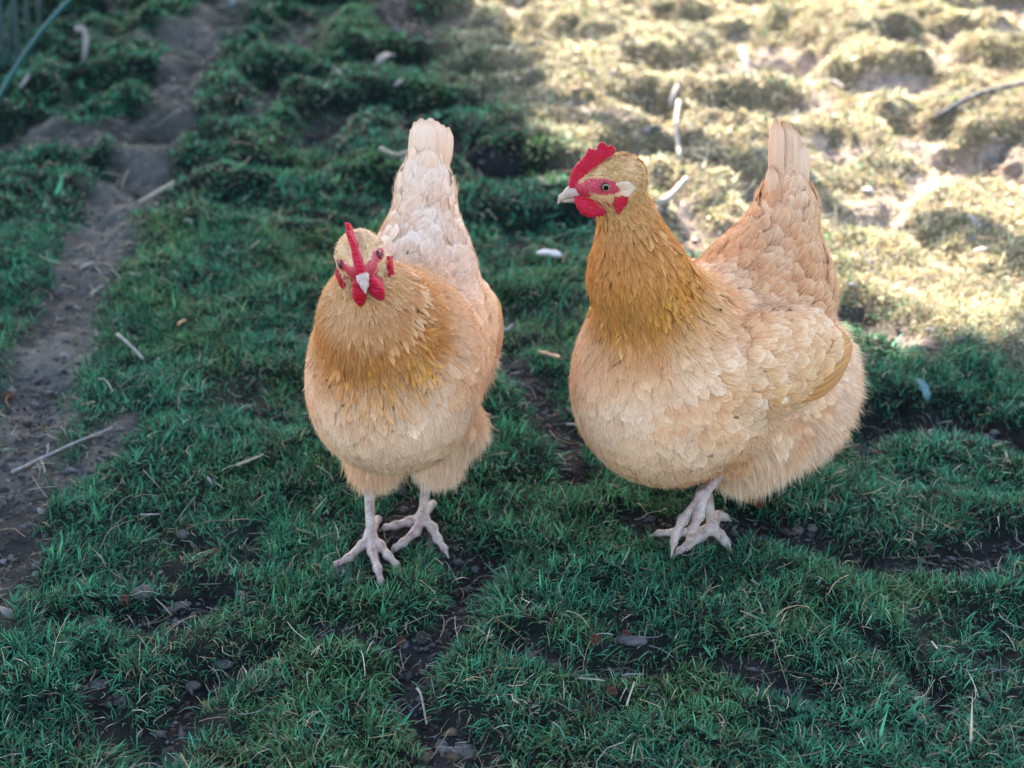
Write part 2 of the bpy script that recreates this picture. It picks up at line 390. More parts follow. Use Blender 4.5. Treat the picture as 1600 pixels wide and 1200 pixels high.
# ---------------------------------------------------------------- ground: mounds, hollows and bare earth
def wpts(px): return [on_ground(x, y)[:2] for x, y in px]
BARE = [  # (points on the ground as seen in the photograph, half width in metres, depth)
    ([(-60, 960), (0, 870), (40, 690), (75, 570), (115, 470), (150, 400), (175, 320), (215, 250), (265, 180), (300, 90), (340, 30), (370, -60)], .052, .012),
    ([(0, 790), (110, 740), (200, 668)], .020, .010), ([(-20, 880), (70, 835)], .022, .012),
    ([(90, 975), (200, 955), (290, 945), (335, 925)], .011, .018), ([(390, 1020), (320, 1045), (280, 1100), (235, 1160)], .014, .02), ([(130, 1060), (165, 1090)], .010, .014),
    ([(770, 870), (735, 930), (700, 985), (655, 1030), (640, 1080), (680, 1130), (700, 1210)], .013, .022), ([(700, 1000), (600, 1000), (510, 980)], .008, .018), ([(690, 1140), (740, 1170)], .016, .016),
    ([(800, 1015), (900, 1030), (1010, 1038)], .009, .016), ([(1110, 1015), (1180, 1055), (1260, 1085)], .010, .018),
    ([(1345, 868), (1440, 878), (1520, 862), (1620, 840)], .016, .024), ([(1370, 1010), (1440, 1060), (1490, 1110)], .007, .018),
    ([(1370, 650), (1470, 640), (1620, 690)], .026, .030), ([(1300, 640), (1360, 700)], .015, .016),
    ([(590, 830), (640, 800), (700, 870), (760, 875)], .014, .016), ([(1000, 815), (1110, 832), (1190, 826), (1270, 842)], .015, .018),
    ([(790, 560), (840, 610), (880, 690)], .020, .012), ([(1330, 480), (1400, 520)], .03, .03), ([(1365, 500), (1450, 545)], .02, .012),
    ([(600, -10), (625, 30), (650, 60)], .05, .01), ([(640, 200), (700, 235), (790, 245)], .03, .03), ([(20, 190), (120, 215), (220, 190)], .05, .03),
    ([(200, 60), (330, 40)], .08, .02), ([(1010, 105), (1150, 115), (1260, 72)], .04, .04), ([(900, 168), (1000, 190)], .03, .03), ([(1340, 112), (1440, 108)], .03, .05),
    ([(1490, 45), (1620, 45)], .04, .05), ([(1290, 225), (1330, 235)], .03, .03), ([(1500, 225), (1620, 262)], .04, .05), ([(1390, 310), (1420, 360)], .012, .02),
    ([(850, 60), (960, 55)], .02, .02), ([(1060, 300), (1080, 370)], .02, .02), ([(380, 640), (450, 660)], .006, .01), ([(430, 160), (350, 190)], .03, .03), ([(880, 700), (900, 760)], .012, .012),
]
DENTS = []
for px, hw, dep in BARE:
    fg = max(y for x, y in px) > 780; DENTS.append((np.array(wpts(px)), hw+(.005 if fg and hw < .05 else 0), dep))
def bare_field(x, y):
    wx = (fbm(x*16, y*16, 3, 91)-.5)*.045; wy = (fbm(x*16, y*16, 3, 57)-.5)*.045
    fine = (fbm(x*60, y*60, 2, 33)-.5)*.034
    m = np.zeros_like(x); dp = np.zeros_like(x)
    for P, hw, dep in DENTS:
        lo, hi = P.min(0)-hw-.12, P.max(0)+hw+.12
        sel = (x > lo[0]) & (x < hi[0]) & (y > lo[1]) & (y < hi[1])
        if not sel.any(): continue
        X = x[sel]+wx[sel]*min(1, hw*40); Y = y[sel]+wy[sel]*min(1, hw*40); d = np.full(X.shape, 9.)
        for a, b in zip(P[:-1], P[1:]):
            ab = b-a; t = np.clip(((X-a[0])*ab[0]+(Y-a[1])*ab[1])/(ab@ab), 0, 1)
            d = np.minimum(d, np.hypot(X-a[0]-t*ab[0], Y-a[1]-t*ab[1]))
        d = d+fine[sel]*min(1, hw*30)
        v = 1-sstep(hw*.55, hw*1.45, d); m[sel] = np.maximum(m[sel], v); dp[sel] = np.maximum(dp[sel], dep*(1-sstep(hw*.3, hw*1.9+.01, d)))
    return m, dp
FEET = [(-.150, 1.225), (-.095, 1.27), (.195, 1.23), (.175, 1.18)]
def fields(x, y):
    x = np.asarray(x, float); y = np.asarray(y, float)
    m, dp = bare_field(x, y)
    far = sstep(1.7, 2.6, y)
    n1 = fbm(x*6.5+3.1, y*6.5, 3, 5); n2 = fbm(x*17, y*17, 3, 9)
    mound = sstep(.30, .62, n1)*(.014+.040*far)+(n2-.5)*(.016+.016*far)+(fbm(x*36, y*36, 2, 29)-.5)*(.016+.008*far)
    z = mound-.006-.030*far-dp
    gap = (1-sstep(.30, .38, n1+.35*(n2-.5)))*(.6+.4*far)     # sparse turf between the mounds
    m = np.maximum(m, gap*.75)
    for fx, fy in FEET:
        k = 1-sstep(.03, .10, np.hypot(x-fx, y-fy)); z = z*(1-k)+(-.003)*k
    z = z + .05*sstep(5, 12, np.hypot(x, y-1.5))*fbm(x*.4, y*.4, 2, 3)
    return m, z
TOES = np.concatenate([np.linspace(on_ground(*a)[:2], on_ground(*b)[:2], 6) for a, b in [((579, 838), (526, 884)), ((579, 838), (597, 918)), ((579, 838), (626, 886)), ((660, 808), (600, 824)), ((660, 808), (615, 858)), ((660, 808), (702, 868)), ((1113, 826), (1060, 864)), ((1113, 826), (1138, 845)), ((1113, 826), (1026, 834))]])
def gz(x, y): return float(fields(np.array([x]), np.array([y]))[1][0])
def axis(a, b, step, lo, hi):
    mid = list(np.arange(a, b, step)); o = [mid[0]]; s = step
    while o[-1] > lo: s *= 1.25; o.append(o[-1]-s)
    p = [mid[-1]]; s = step
    while p[-1] < hi: s *= 1.25; p.append(p[-1]+s)
    return np.array(o[::-1][:-1]+mid+p[1:])
def build_ground():
    ax, ay = axis(-1.7, 1.7, .010, -70, 70), axis(.55, 4.3, .010, -60, 90)
    X, Y = np.meshgrid(ax, ay, indexing='ij'); m, z = fields(X, Y)
    z += (fbm(X*90, Y*90, 2, 71)-.5)*.006*m
    V = np.stack([X, Y, z], -1).reshape(-1, 3); n, k = X.shape
    i, j = np.meshgrid(np.arange(n-1), np.arange(k-1), indexing='ij'); a = (i*k+j).ravel()
    Q = np.stack([a, a+k, a+k+1, a+1], 1)
    path = sstep(.35, .5, fbm(X*9, Y*9, 3, 44)).ravel()[:, None]
    dry = dry_lit(X, Y).ravel()[:, None]
    mm = m.ravel()[:, None]
    lft = (sstep(-.25, -.5, X)*sstep(1.0, 1.5, Y)).ravel()[:, None]
    soil = np.array([.023, .020, .018])*(1-lft)+np.array([.108, .096, .078])*lft  # dark soil puts the shade of the turf gaps into the colour
    soil = soil*(1-dry*.8)+np.array([.52, .40, .32])*dry*.8  # much paler soil on the sunlit side: sunlight painted in
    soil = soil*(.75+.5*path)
    thatch = np.array([.006, .010, .006])*(1-dry)+np.array([.22, .17, .10])*dry  # near-black thatch: shade between blades put into the colour; paler where sunlit
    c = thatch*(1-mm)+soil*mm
    M = Mat('earth'); at = M.n('Attribute', attribute_name='col'); n1 = M.noise(70, 6, .72); n2 = M.noise(420, 4, .7)
    r1 = M.ramp(n1, 0, [(.3, (.55, .55, .55)), (.7, (1.35, 1.32, 1.28))]); r2 = M.ramp(n2, 0, [(.35, (.6, .6, .6)), (.62, (1.1, 1.1, 1.1)), (.72, (2.0, 1.9, 1.8))])
    cc = M.mix(M.mix((at, 0), (r1, 0), 1., 'MULTIPLY'), (r2, 0), .8, 'MULTIPLY'); M.base(cc); M.set(Roughness=.9, Specular_IOR_Level=.2)
    M.bump(M.math('ADD', (n1, 0), M.math('MULTIPLY', (n2, 0), .4)), .9, .006)
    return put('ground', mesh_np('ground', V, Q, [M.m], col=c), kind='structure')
def dry_lit(x, y):
    """dry yellow turf on the right, plus sunlight painted in as paler colour"""
    edge = np.interp(y, [1.2, 1.6, 1.75, 2.1, 2.4, 3.4, 6], [1.6, .62, .46, .20, .05, -.25, -.6])  # edge follows the shadow line, so the colour carries part of the sunlight
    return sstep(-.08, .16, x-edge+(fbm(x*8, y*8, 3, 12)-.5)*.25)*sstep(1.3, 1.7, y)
def blades(n, x0, x1, y0, y1, lmin, lmax, wmin, wmax, segs, seed, keep=None, straw=.1, dens_pow=1.0):
    g = np.random.default_rng(seed)
    x = g.uniform(x0, x1, n); y = g.uniform(y0, y1, n)
    hv = (y*SP+CAM_H*0)*0+y*CP+CAM_H*SP; px = x/hv                                   # keep most of the turf where it can be seen, thin it beyond
    inside = np.abs(px) < .40; k = inside | (g.random(n) < .30)
    x, y = x[k], y[k]
    m, z = fields(x, y); p = g.random(len(x))
    tuft = fbm(x*40, y*40, 2, 21)
    k = p > (m*1.18-.06)+.55*sstep(.42, .30, tuft)
    for tx, ty in TOES: k &= np.hypot(x-tx, y-ty) > .011
    x, y, z, m = x[k], y[k], z[k], m[k]; n = len(x)
    e = .012; _, zx = fields(x+e, y); _, zy = fields(x, y+e); sl = -np.stack([(zx-z)/e, (zy-z)/e], 1)       # downhill
    cl = fbm(x*11, y*11, 2, 77)*6.28*2; lean = np.stack([np.cos(cl), np.sin(cl)], 1)*.30 + sl*.9
    a = g.uniform(0, 6.283, n); r = g.uniform(.2, 1.5, n)
    d = lean+np.stack([np.cos(a), np.sin(a)], 1)*r[:, None]
    dl = np.linalg.norm(d, axis=1); dh = d/np.maximum(dl, 1e-6)[:, None]; bend = np.clip(dl, .1, 1.5)
    far = sstep(1.7, 2.4, y)
    L = g.uniform(lmin, lmax, n)*(1-.25*far)*(.75+.5*fbm(x*15, y*15, 2, 8)); W = g.uniform(wmin, wmax, n)*(1+.9*far)
    is_straw = g.random(n) < straw+.62*dry_lit(x, y)+.12*m+.14*sstep(.50, .66, fbm(x*9, y*9, 2, 61))
    L = np.where(is_straw, L*g.uniform(.8, 1.4, n), L); W = np.where(is_straw, W*.7, W); bend = np.where(is_straw, bend*1.3+.3, bend)
    S = segs; t = np.linspace(0, 1, S+1)
    ang0 = bend*.35; k2 = bend*1.15+g.uniform(-.2, .5, n)
    P = np.zeros((n, S+1, 3)); P[:, 0] = np.stack([x, y, z-.003], 1); tw = g.uniform(-.7, .7, n)
    for i in range(S):
        an = ang0+k2*(i+.5)/S; hd = dh.copy(); c, s = np.cos(tw*i/S), np.sin(tw*i/S)
        hd = np.stack([dh[:, 0]*c-dh[:, 1]*s, dh[:, 0]*s+dh[:, 1]*c], 1)
        st = L/S; P[:, i+1, :2] = P[:, i, :2]+hd*(np.sin(an)*st)[:, None]; P[:, i+1, 2] = P[:, i, 2]+np.cos(an)*st
    sa = g.uniform(0, 3.1416, n)*.5+np.arctan2(dh[:, 1], dh[:, 0])+1.1; side = np.stack([np.cos(sa), np.sin(sa), np.zeros(n)], 1)
    V = []; 
    for i in range(S):
        w = W*(1-(i/S)**2*.6)*.5; V += [P[:, i]-side*w[:, None], P[:, i]+side*w[:, None]]
    V.append(P[:, S]); nv = 2*S+1
    V = np.stack(V, 1).reshape(-1, 3); b = np.arange(n)[:, None]*nv
    Q = np.concatenate([b+np.array([[2*i, 2*i+1, 2*i+3, 2*i+2]]) for i in range(S-1)]) if S > 1 else np.zeros((0, 4), int)
    T = b+np.array([[2*S-2, 2*S-1, 2*S]])
    # colour
    h1 = fbm(x*7, y*7, 3, 101)[:, None]; u = np.clip(g.random((n, 1))*.6+.9*(fbm(x*42, y*42, 2, 63)[:, None]-.25), 0, 1.3); dr = (dry_lit(x, y)*(.32+.68*sstep(.38, .55, fbm(x*13, y*13, 3, 19))))[:, None]
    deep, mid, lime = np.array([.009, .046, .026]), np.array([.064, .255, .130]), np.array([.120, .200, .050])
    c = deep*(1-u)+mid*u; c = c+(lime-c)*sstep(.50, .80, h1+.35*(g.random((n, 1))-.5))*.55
    olive = np.array([.60, .51, .34]); c = c+(olive-c)*dr*(.35+.65*g.random((n, 1)))  # dry yellowing, with sunlight painted into the blade colour
    sc = np.array([[.30, .235, .13], [.22, .15, .085], [.40, .34, .24], [.16, .14, .055]])[g.integers(0, 4, n)]
    sc = sc*(1+1.4*dr)  # straw colour raised on the sunlit side to brighten it
    c = np.where(is_straw[:, None], sc, c)*(.25+1.45*g.random((n, 1))**1.3)
    C = np.repeat(c[:, None], nv, 1); f = np.array([.9]*2+[.95]*2+[1.05]*(nv-4))[None, :nv, None] if S > 1 else 1  # slightly darker blade bases: a little shade painted into the colour
    C = (C*f).reshape(-1, 3)
    return V, Q, T, C
def build_grass():
    M = m_attr('grass_blade', rough=.6, tr=.22, spec=.18, tcol=(1.15, 1.25, .75))
    parts = [blades(310000, -1.25, 1.25, .55, 1.30, .009, .024, .0009, .0017, 3, 1, straw=.13), blades(270000, -1.35, 1.35, 1.30, 2.05, .009, .023, .0010, .0018, 3, 2, straw=.12),
             blades(190000, -1.35, 1.45, 2.05, 3.3, .012, .024, .0013, .0022, 2, 3), blades(90000, -1.7, 1.8, 3.3, 4.6, .016, .032, .002, .0035, 2, 4),
             blades(60000, -3.5, 3.5, -.6, 8.0, .02, .04, .004, .007, 1, 5)]
    for i, (V, Q, T, C) in enumerate(parts):
        pass
    off = 0; VV, QQ, TT, CC = [], [], [], []
    for V, Q, T, C in parts:
        VV.append(V); QQ.append(Q+off); TT.append(T+off); CC.append(C); off += len(V)
    me = mesh_np('grass', np.concatenate(VV), [np.concatenate(QQ), np.concatenate(TT)], [M], col=np.concatenate(CC), smooth=True)
    print('grass tris', len(np.concatenate(QQ))*2+len(np.concatenate(TT)))
    return put('grass', me, label='short green turf with dry yellow blades covering the uneven yard', cat='grass', kind='stuff')
def build_crumbs():
    """clods, bark crumbs and grit lying on the bare earth"""
    g = np.random.default_rng(31); n = 90000
    x = np.concatenate([g.uniform(-.7, .7, n//2), g.uniform(-1.3, 1.3, n//2)]); y = np.concatenate([g.uniform(.75, 1.6, n//2), g.uniform(1.5, 3.8, n//2)])
    m, z = fields(x, y); k = g.random(len(x)) < sstep(.35, .9, m)*.8+.25*dry_lit(x, y); x, y, z = x[k], y[k], z[k]; n = len(x)
    s = g.gamma(2., .0008, n)+.0006; s *= 1+.2*(y > 1.7)
    B = np.array([(1,0,0),(-1,0,0),(0,1,0),(0,-1,0),(0,0,1),(0,0,-1)], float); F = np.array([(0,2,4),(2,1,4),(1,3,4),(3,0,4),(2,0,5),(1,2,5),(3,1,5),(0,3,5)])
    V = B[None]*g.uniform(.5, 1.5, (n, 6, 1))*s[:, None, None]*np.stack([g.uniform(.6, 2.2, n), g.uniform(.6, 1.2, n), g.uniform(.3, .8, n)], 1)[:, None]
    a = g.uniform(0, 6.28, n); c, q = np.cos(a)[:, None], np.sin(a)[:, None]
    V = np.stack([V[..., 0]*c-V[..., 1]*q, V[..., 0]*q+V[..., 1]*c, V[..., 2]], -1)+np.stack([x, y, z+s*.2], 1)[:, None]
    pal = np.array([[.05, .04, .035], [.09, .08, .08], [.10, .065, .04], [.13, .115, .10], [.035, .03, .03]])
    C = np.repeat((pal[g.integers(0, 5, n)]*(1+2.6*dry_lit(x, y)[:, None])*g.uniform(.6, 1.3, (n, 1)))[:, None], 6, 1).reshape(-1, 3)  # crumbs painted brighter on the sunlit side
    me = mesh_np('soil_crumbs', V.reshape(-1, 3), (np.arange(n)[:, None, None]*6+F[None]).reshape(-1, 3), [m_attr('crumbs', .9)], col=C, smooth=False)
    put('soil_crumbs', me, label='dark clods and bark crumbs scattered over the bare earth', cat='soil', kind='stuff')
def build_straw():
    """loose dry stalks and thatch lying on the turf"""
    g = np.random.default_rng(77); n = 15000
    x = g.uniform(-1, 1, n); y = .8+2.6*g.random(n)**1.2; x = x*(y*.42+.2)
    m, z = fields(x, y); dr = dry_lit(x, y); k = g.random(n) < .13+.25*m+.6*dr; x, y, z, dr = x[k], y[k], z[k], dr[k]; n = len(x)
    a = g.uniform(0, 6.28, n); L = g.gamma(3, .006, n)+.006; W = g.uniform(.0005, .0010, n)*(1+.8*(y > 1.8)); cv = g.normal(0, .9, n)
    P = np.zeros((n, 4, 3)); P[:, 0] = np.stack([x, y, z+.002+g.random(n)*.016*(1-.0*x)], 1); el = g.normal(.05, .28, n)
    for i in range(3):
        an = a+cv*i/2; P[:, i+1] = P[:, i]+np.stack([np.cos(an)*np.cos(el), np.sin(an)*np.cos(el), np.sin(el)-(i-1)*.12], 1)*(L/3)[:, None]
    sd = np.stack([-np.sin(a), np.cos(a), g.normal(0, .4, n)], 1)*W[:, None]*.5; up = np.array([0, 0, 1.])*W[:, None]*.6
    V = np.stack([P+sd[:, None], P-sd[:, None], P+up[:, None]], 2).reshape(n, 12, 3)          # three-sided stalks
    q = [[3*i+a_, 3*i+b_, 3*i+3+b_, 3*i+3+a_] for i in range(3) for a_, b_ in ((0, 1), (1, 2), (2, 0))]
    Q = (np.arange(n)[:, None, None]*12+np.array(q)[None]).reshape(-1, 4)
    pal = np.array([[.36, .28, .17], [.26, .18, .10], [.48, .42, .32], [.30, .27, .24], [.5, .33, .18]])
    C = np.repeat((pal[g.integers(0, 5, n)]*g.uniform(.6, 1.2, (n, 1)))[:, None], 12, 1).reshape(-1, 3)
    put('straw', mesh_np('straw', V.reshape(-1, 3), Q, [m_attr('dry_stalk', .6, .2)], col=C), label='loose dry stalks and dead thatch strewn over the turf', cat='straw', kind='stuff')
# ---------------------------------------------------------------- building the hens
class Blade2:                                # thickened outline in the head's own x-z plane
    def __init__(s, fr, poly, y0, th, k=.002, bend=None, taper=None, rough=0, rnd=.55):
        s.rnd = rnd; s.fr = fr; s.p = np.array(poly, float)*.001; s.y0 = y0; s.th = th; s.k = k; s.bend = bend; s.taper = taper; s.rough = rough
    def d(s, P):
        q = s.fr.l(P); x, y, z = q[..., 0], q[..., 1], q[..., 2]
        if s.bend is not None: y = y-s.bend(x, z)
        d = np.full(x.shape, 9.); sg = np.ones(x.shape); pp = s.p
        for i in range(len(pp)):
            a, b = pp[i-1], pp[i]; e = b-a; wx, wz = x-a[0], z-a[1]; t = np.clip((wx*e[0]+wz*e[1])/(e@e), 0, 1)
            d = np.minimum(d, np.hypot(wx-e[0]*t, wz-e[1]*t))
            c1, c2 = z >= a[1], z < b[1]; c3 = e[0]*wz > e[1]*wx
            sg = np.where((c1 & c2 & c3) | (~c1 & ~c2 & ~c3), -sg, sg)
        d = d*sg; th = s.th if s.taper is None else s.th*s.taper(x, z)
        if s.rough: d = d + s.rough*(np.sin(x*2100+z*900)*np.sin(z*1700-x*500+y*900)*.5+np.sin(x*800-z*650+1)*np.sin(z*900+x*300+y*700)*.6)
        yy = np.abs(y-s.y0); r = th*s.rnd
        a = d+r; b = yy-th+r
        return np.minimum(np.maximum(a, b), 0)+np.hypot(np.maximum(a, 0), np.maximum(b, 0))-r
COMB = [(31, -5), (30.5, 2), (28, 9), (24.5, 15), (19.5, 21), (15, 24), (12, 31), (10, 30.5), (9, 28.5), (7, 31), (5, 27), (4, 30), (2.8, 34), (-.5, 35.5), (-3.5, 33.5), (-6, 31), (-10, 31.5), (-12.2, 29), (-11.5, 25), (-8, 22), (1, 15), (8, 11), (15, 6), (20, 0), (24, -6)]
WATTLE = [(27, -11), (26.5, -17), (25, -22), (21, -27), (16, -30.5), (11, -31), (6, -30), (1, -30.5), (-2.5, -27), (-4, -22), (-3, -17), (3, -14.5), (12, -12), (20, -10)]
LOBE = [(-7, -9), (-14, -8), (-18, -10), (-17, -15), (-13, -20), (-9.5, -25), (-7.5, -22), (-6.5, -15)]
def head_parts(H, root, mats):
    Hd = H['head']; fr = H['fr_root']
    def part(name, prims, h, mat, pad=.004, pts=None, label=None):
        P = Hd.w(np.array(pts)*.001); lo, hi = P.min(0)-pad, P.max(0)+pad
        V, Q = surface(prims, lo, hi, h, 2); return put(name, mesh_np(name, V-root.location_np, Q, [mat]), root, label)
    zz = lambda poly, y: [(x, s*y, z) for x, z in poly for s in (-1, 1)]
    lean = H.get('comb_lean', 0)
    cb = Blade2(Hd, COMB, 0, H.get('comb_th', .0034), bend=lambda x, z: lean*(np.maximum(z-.004, 0)/.03)**1.5*.008+.0006*np.sin(x*400), taper=lambda x, z: np.clip(1.12-z*22, .42, 1.15), rough=.0012)
    part('comb', [cb], .0009, mats['comb'], pts=zz(COMB, 12), pad=.006)
    for s in (-1, 1):
        wb = Blade2(Hd, [(x, (z+10)*H.get('wat', 1.)-10) for x, z in WATTLE], s*H.get('wy', .0070), H.get('wth', .0040), bend=lambda x, z, s=s: s*np.maximum(-z-.012, 0)*.12, rough=.0014, rnd=.9, taper=lambda x, z: .62+.62*np.exp(-((z+.025)/.009)**2))
        part('wattle', [wb], .0009, mats['comb'], pts=[(x, s*y, z*1.25) for x, z in WATTLE for y in (2, 15)])
        lb = Blade2(Hd, LOBE, s*.0208, .0046, bend=lambda x, z, s=s: s*(-x-.010)*.25, rough=.0016)
        part('earlobe', [lb], .0009, mats['comb'], pts=[(x, s*y, z) for x, z in LOBE for y in (10, 24)])
        c = Hd.w((.000, s*.0164, 0))
        V, Q = surface([Ell(c, (.0050, .0036, .0045), Hd.R)], c-.009, c+.009, .0007, 1)
        col = np.tile([.012, .010, .009], (len(V), 1)); q = Hd.l(V); rr = np.hypot(q[:, 0], q[:, 2])
        e = put('eye', mesh_np('eye', V-root.location_np, Q, [mats['iris']], attrs={'hp': q}), root)
        c2 = Hd.w((.0001, s*.0193, .0001)); V, Q = surface([Ell(c2, (.0026, .0012, .0026), Hd.R)], c2-.004, c2+.004, .0004, 1)
        put('pupil', mesh_np('pupil', V-root.location_np, Q, [mats['pupil']]), e)
    for s in (-1, 1):                                            # pale tuft over the ear
        for i in range(7):
            dz = (i-3)*.0021; a_ = Hd.w((-.006, s*.0190, -.004+dz)); b_ = Hd.w((-.022-.003*(3-abs(i-3))*.5, s*.0235, -.0045+dz*.75+.0035)); g_ = np.random.default_rng(i)
            v, q, c_, u = vane([a_, (a_+b_)/2+Hd.wd((0, s*.0022, 0)), b_], Hd.wd((0, s, .1)), .0052, th=.0003, tip=.5, c0=(.76, .44, .26), c1=(.84, .58, .42), g=g_, rows=6)
            put('ear_tuft_feather', mesh_np('ear_tuft_feather', v-root.location_np, q, [mats['feather']], col=c_, uv=u), root)
    up = [Cone(Hd.w((.019, 0, -.0075)), Hd.w((.030, 0, -.0090)), .0066, .0050, .003), Cone(Hd.w((.030, 0, -.0090)), Hd.w((.038, 0, -.0128)), .0050, .0026, .003), Cone(Hd.w((.038, 0, -.0128)), Hd.w((.0415, 0, -.0180)), .0030, .0009, .002)]
    lw = [Cone(Hd.w((.012, 0, -.0145)), Hd.w((.026, 0, -.0150)), .0052, .0036, .003), Cone(Hd.w((.026, 0, -.0150)), Hd.w((.0365, 0, -.0165)), .0040, .0016, .002)]
    bp = [(10, -9, -24), (46, 9, 2)]
    o = part('beak', up, .0008, mats['beak'], pts=bp); 
    V, Q = surface(lw, Hd.w(np.array(bp)*.001).min(0)-.006, Hd.w(np.array(bp)*.001).max(0)+.006, .0008, 1)
    put('lower_bill', mesh_np('lower_bill', V-root.location_np, Q, [mats['beak']]), o)
REG = dict(  # plumage by region: length, width, count factor, lift, fray, colours base and tip
    face=(.0050, .0030, 4.0, .0005, .2, (.50, .26, .09), (.68, .40, .18)),
    neck=(.0210, .0055, 6.0, .0018, .4, (.62, .27, .06), (.82, .45, .17)),
    breast=(.0175, .0150, 5.4, .0016, .5, (.88, .56, .33), (.96, .69, .47)),
    body=(.0200, .0160, 5.4, .0016, .5, (.86, .53, .30), (.95, .66, .44)),
    saddle=(.0235, .0200, 5.2, .0026, .3, (.62, .29, .11), (.82, .49, .26)),
    tail=(.0260, .0120, 4.0, .0012, .3, (.78, .49, .32), (.87, .61, .43)),
    fluff=(.0210, .0130, 5.0, .0040, 1., (.84, .53, .31), (.95, .70, .50)),
    wing=(.0200, .0165, 5.0, .0026, .4, (.70, .35, .13), (.86, .52, .28)),
    thigh=(.0210, .0080, 5.0, .0040, 1., (.84, .53, .30), (.95, .70, .49)))
REGS = list(REG)
def weights(prims, P):
    D = np.stack([q.d(P) for q in prims], 1); W = np.exp(-(D-D.min(1, keepdims=True))/.011); W /= W.sum(1, keepdims=True)
    fl = sum(W[:, [i]]*np.asarray(q.w['flow'])[None] for i, q in enumerate(prims))
    rw = np.zeros((len(P), len(REGS)))
    for i, q in enumerate(prims): rw[:, REGS.index(q.w['reg'])] += W[:, i]
    return fl, rw
def neck_dist(H, P):
    Hd = H['head']; pts = [Hd.w((-.016, 0, -.006))]+[H['frame'].w(p) for p in H['neck_pts'][::-1]]
    best = np.full(len(P), 9.); out = np.zeros(len(P)); acc = 0
    for a, b in zip(pts[:-1], pts[1:]):
        ab = b-a; L = np.linalg.norm(ab); tt = ((P-a)@ab)/(L*L); last = b is pts[-1]; t = np.clip(tt, 0, None if last else 1)
        d = np.linalg.norm(P-a-np.clip(t, 0, 1)[:, None]*ab, axis=1); k = d < best; out = np.where(k, acc+t*L, out); best = np.minimum(best, d); acc += L
    return out
def feather_mesh(prims, root, flow, nor, L, Wd, lift, C0, C1, g, rows=5, fray=None, sharp=.0, sub=-.0012, arch=.0):
    """a curved vane laid along the surface; returns verts, quads, colours, uv.  rows x 3 vertices each"""
    n = len(root); t = nrm(flow-(flow*nor).sum(1, keepdims=True)*nor)
    a = g.normal(0, .22, n); b = np.cross(nor, t); t = nrm(t*np.cos(a)[:, None]+b*np.sin(a)[:, None]); b = np.cross(nor, t)
    s = np.linspace(0, 1, rows); prof = np.sin(np.clip(s*.98+.10, 0, 1)*np.pi*.80)**.8; prof[-1] = .34
    prof = prof/prof.max(); pl = np.array([.45, .9, 1., .75, .12]) if rows == 5 else np.interp(s, [0, .25, .5, .75, 1], [.45, .9, 1., .75, .12])
    pr = prof[None]*(1-sharp[:, None])+pl[None]*sharp[:, None] if isinstance(sharp, np.ndarray) else prof[None].repeat(n, 0)
    V = np.zeros((n, rows, 3, 3)); cv = g.normal(0, .18, n)
    for i in range(rows):
        for j, u in enumerate((-1, 0, 1)):
            back = (abs(u)*.10*L if i == rows-1 else 0)
            V[:, i, j] = root+t*((s[i]*L-back)[:, None] if np.ndim(back) else (s[i]*L)[:, None])+b*((u*.5*Wd*pr[:, i]+cv*L*s[i]**2*.5)[:, None])
    P = V.reshape(-1, 3); hgt = (sub+np.arange(rows)[None, :, None]/(rows-1)*lift[:, None, None])*np.ones((n, rows, 3)); loose = (g.random(n) < .03)*g.uniform(0, .12, n)*L; hgt = hgt+(np.arange(rows)/(rows-1))[None, :, None]**2*loose[:, None, None]
    hgt = hgt+(g.uniform(-.0009, .0009, n)*np.clip(L/.012, .3, 1))[:, None, None]+(.0009*np.clip(1.4-L/.008, 0, 1))[:, None, None]; hgt[:, :, 1] += .0003*Wd[:, None]/.014
    if arch: hgt = hgt + arch
    roll = g.normal(0, .0006, n)[:, None]; hgt[:, :, 0] += roll; hgt[:, :, 2] -= roll
    cl = .0028*(fbm(root[:, 0]*55+root[:, 2]*30, root[:, 2]*50-root[:, 1]*40, 2, 15)-.5)*2; small = np.clip(L/.016-.25, .08, 1); hgt = hgt+(cl*small)[:, None, None]*CLUMP
    for _ in range(2):
        d = sdf(prims, P); G = grad(prims, P, .002); P = P - G*(d-hgt.reshape(-1))[:, None]*.9
    fr = np.zeros((n, rows, 3)) if fray is None else fray[:, None, None]*np.ones((n, rows, 3))
    G = grad(prims, P, .002)
    c = C0[:, None, None]+(C1-C0)[:, None, None]*np.clip(np.array([0, .15, .45, .8, 1.]) if rows == 5 else s**1.3, 0, 1)[None, :, None, None]
    c = c*np.ones((n, rows, 3, 3)); c[:, :, 0] *= 1.05; c[:, :, 2] *= 1.05
    base = np.arange(n)[:, None]*rows*3
    q = [[3*i+j, 3*i+j+3, 3*i+j+4, 3*i+j+1] for i in range(rows-1) for j in (0, 1)]
    Q = (base[:, :, None]+np.array(q)[None]).reshape(-1, 4)
    uv = np.zeros((n, rows, 3, 2)); uv[..., 0] = np.array([0, .5, 1])[None, None]; uv[..., 1] = s[None, :, None]*.98+.005+g.integers(0, 500, n)[:, None, None]
    g4 = P.reshape(n, rows, 3, 3); own = np.zeros((n, rows, 3, 3)); du = g4[:, :, 2]-g4[:, :, 0]; dv = np.gradient(g4[:, :, 1], axis=1); own[:] = nrm(np.cross(dv, du))[:, :, None]
    rn = np.stack([fbm(root[:, 0]*60+root[:, 1]*25+k*9, root[:, 2]*55-root[:, 1]*30, 2, 40+k)-.5 for k in range(3)], 1)*1.5*CLUMP*small[:, None]; G = nrm(G+np.repeat(rn, rows*3, 0))
    NV = nrm(G*(1-SOFT)+SOFT*own.reshape(-1, 3)*np.sign((own.reshape(-1, 3)*G).sum(1, keepdims=True)))
    return P, Q, c.reshape(-1, 3), uv.reshape(-1, 2), NV
SOFT = .42; CLUMP = 1.0
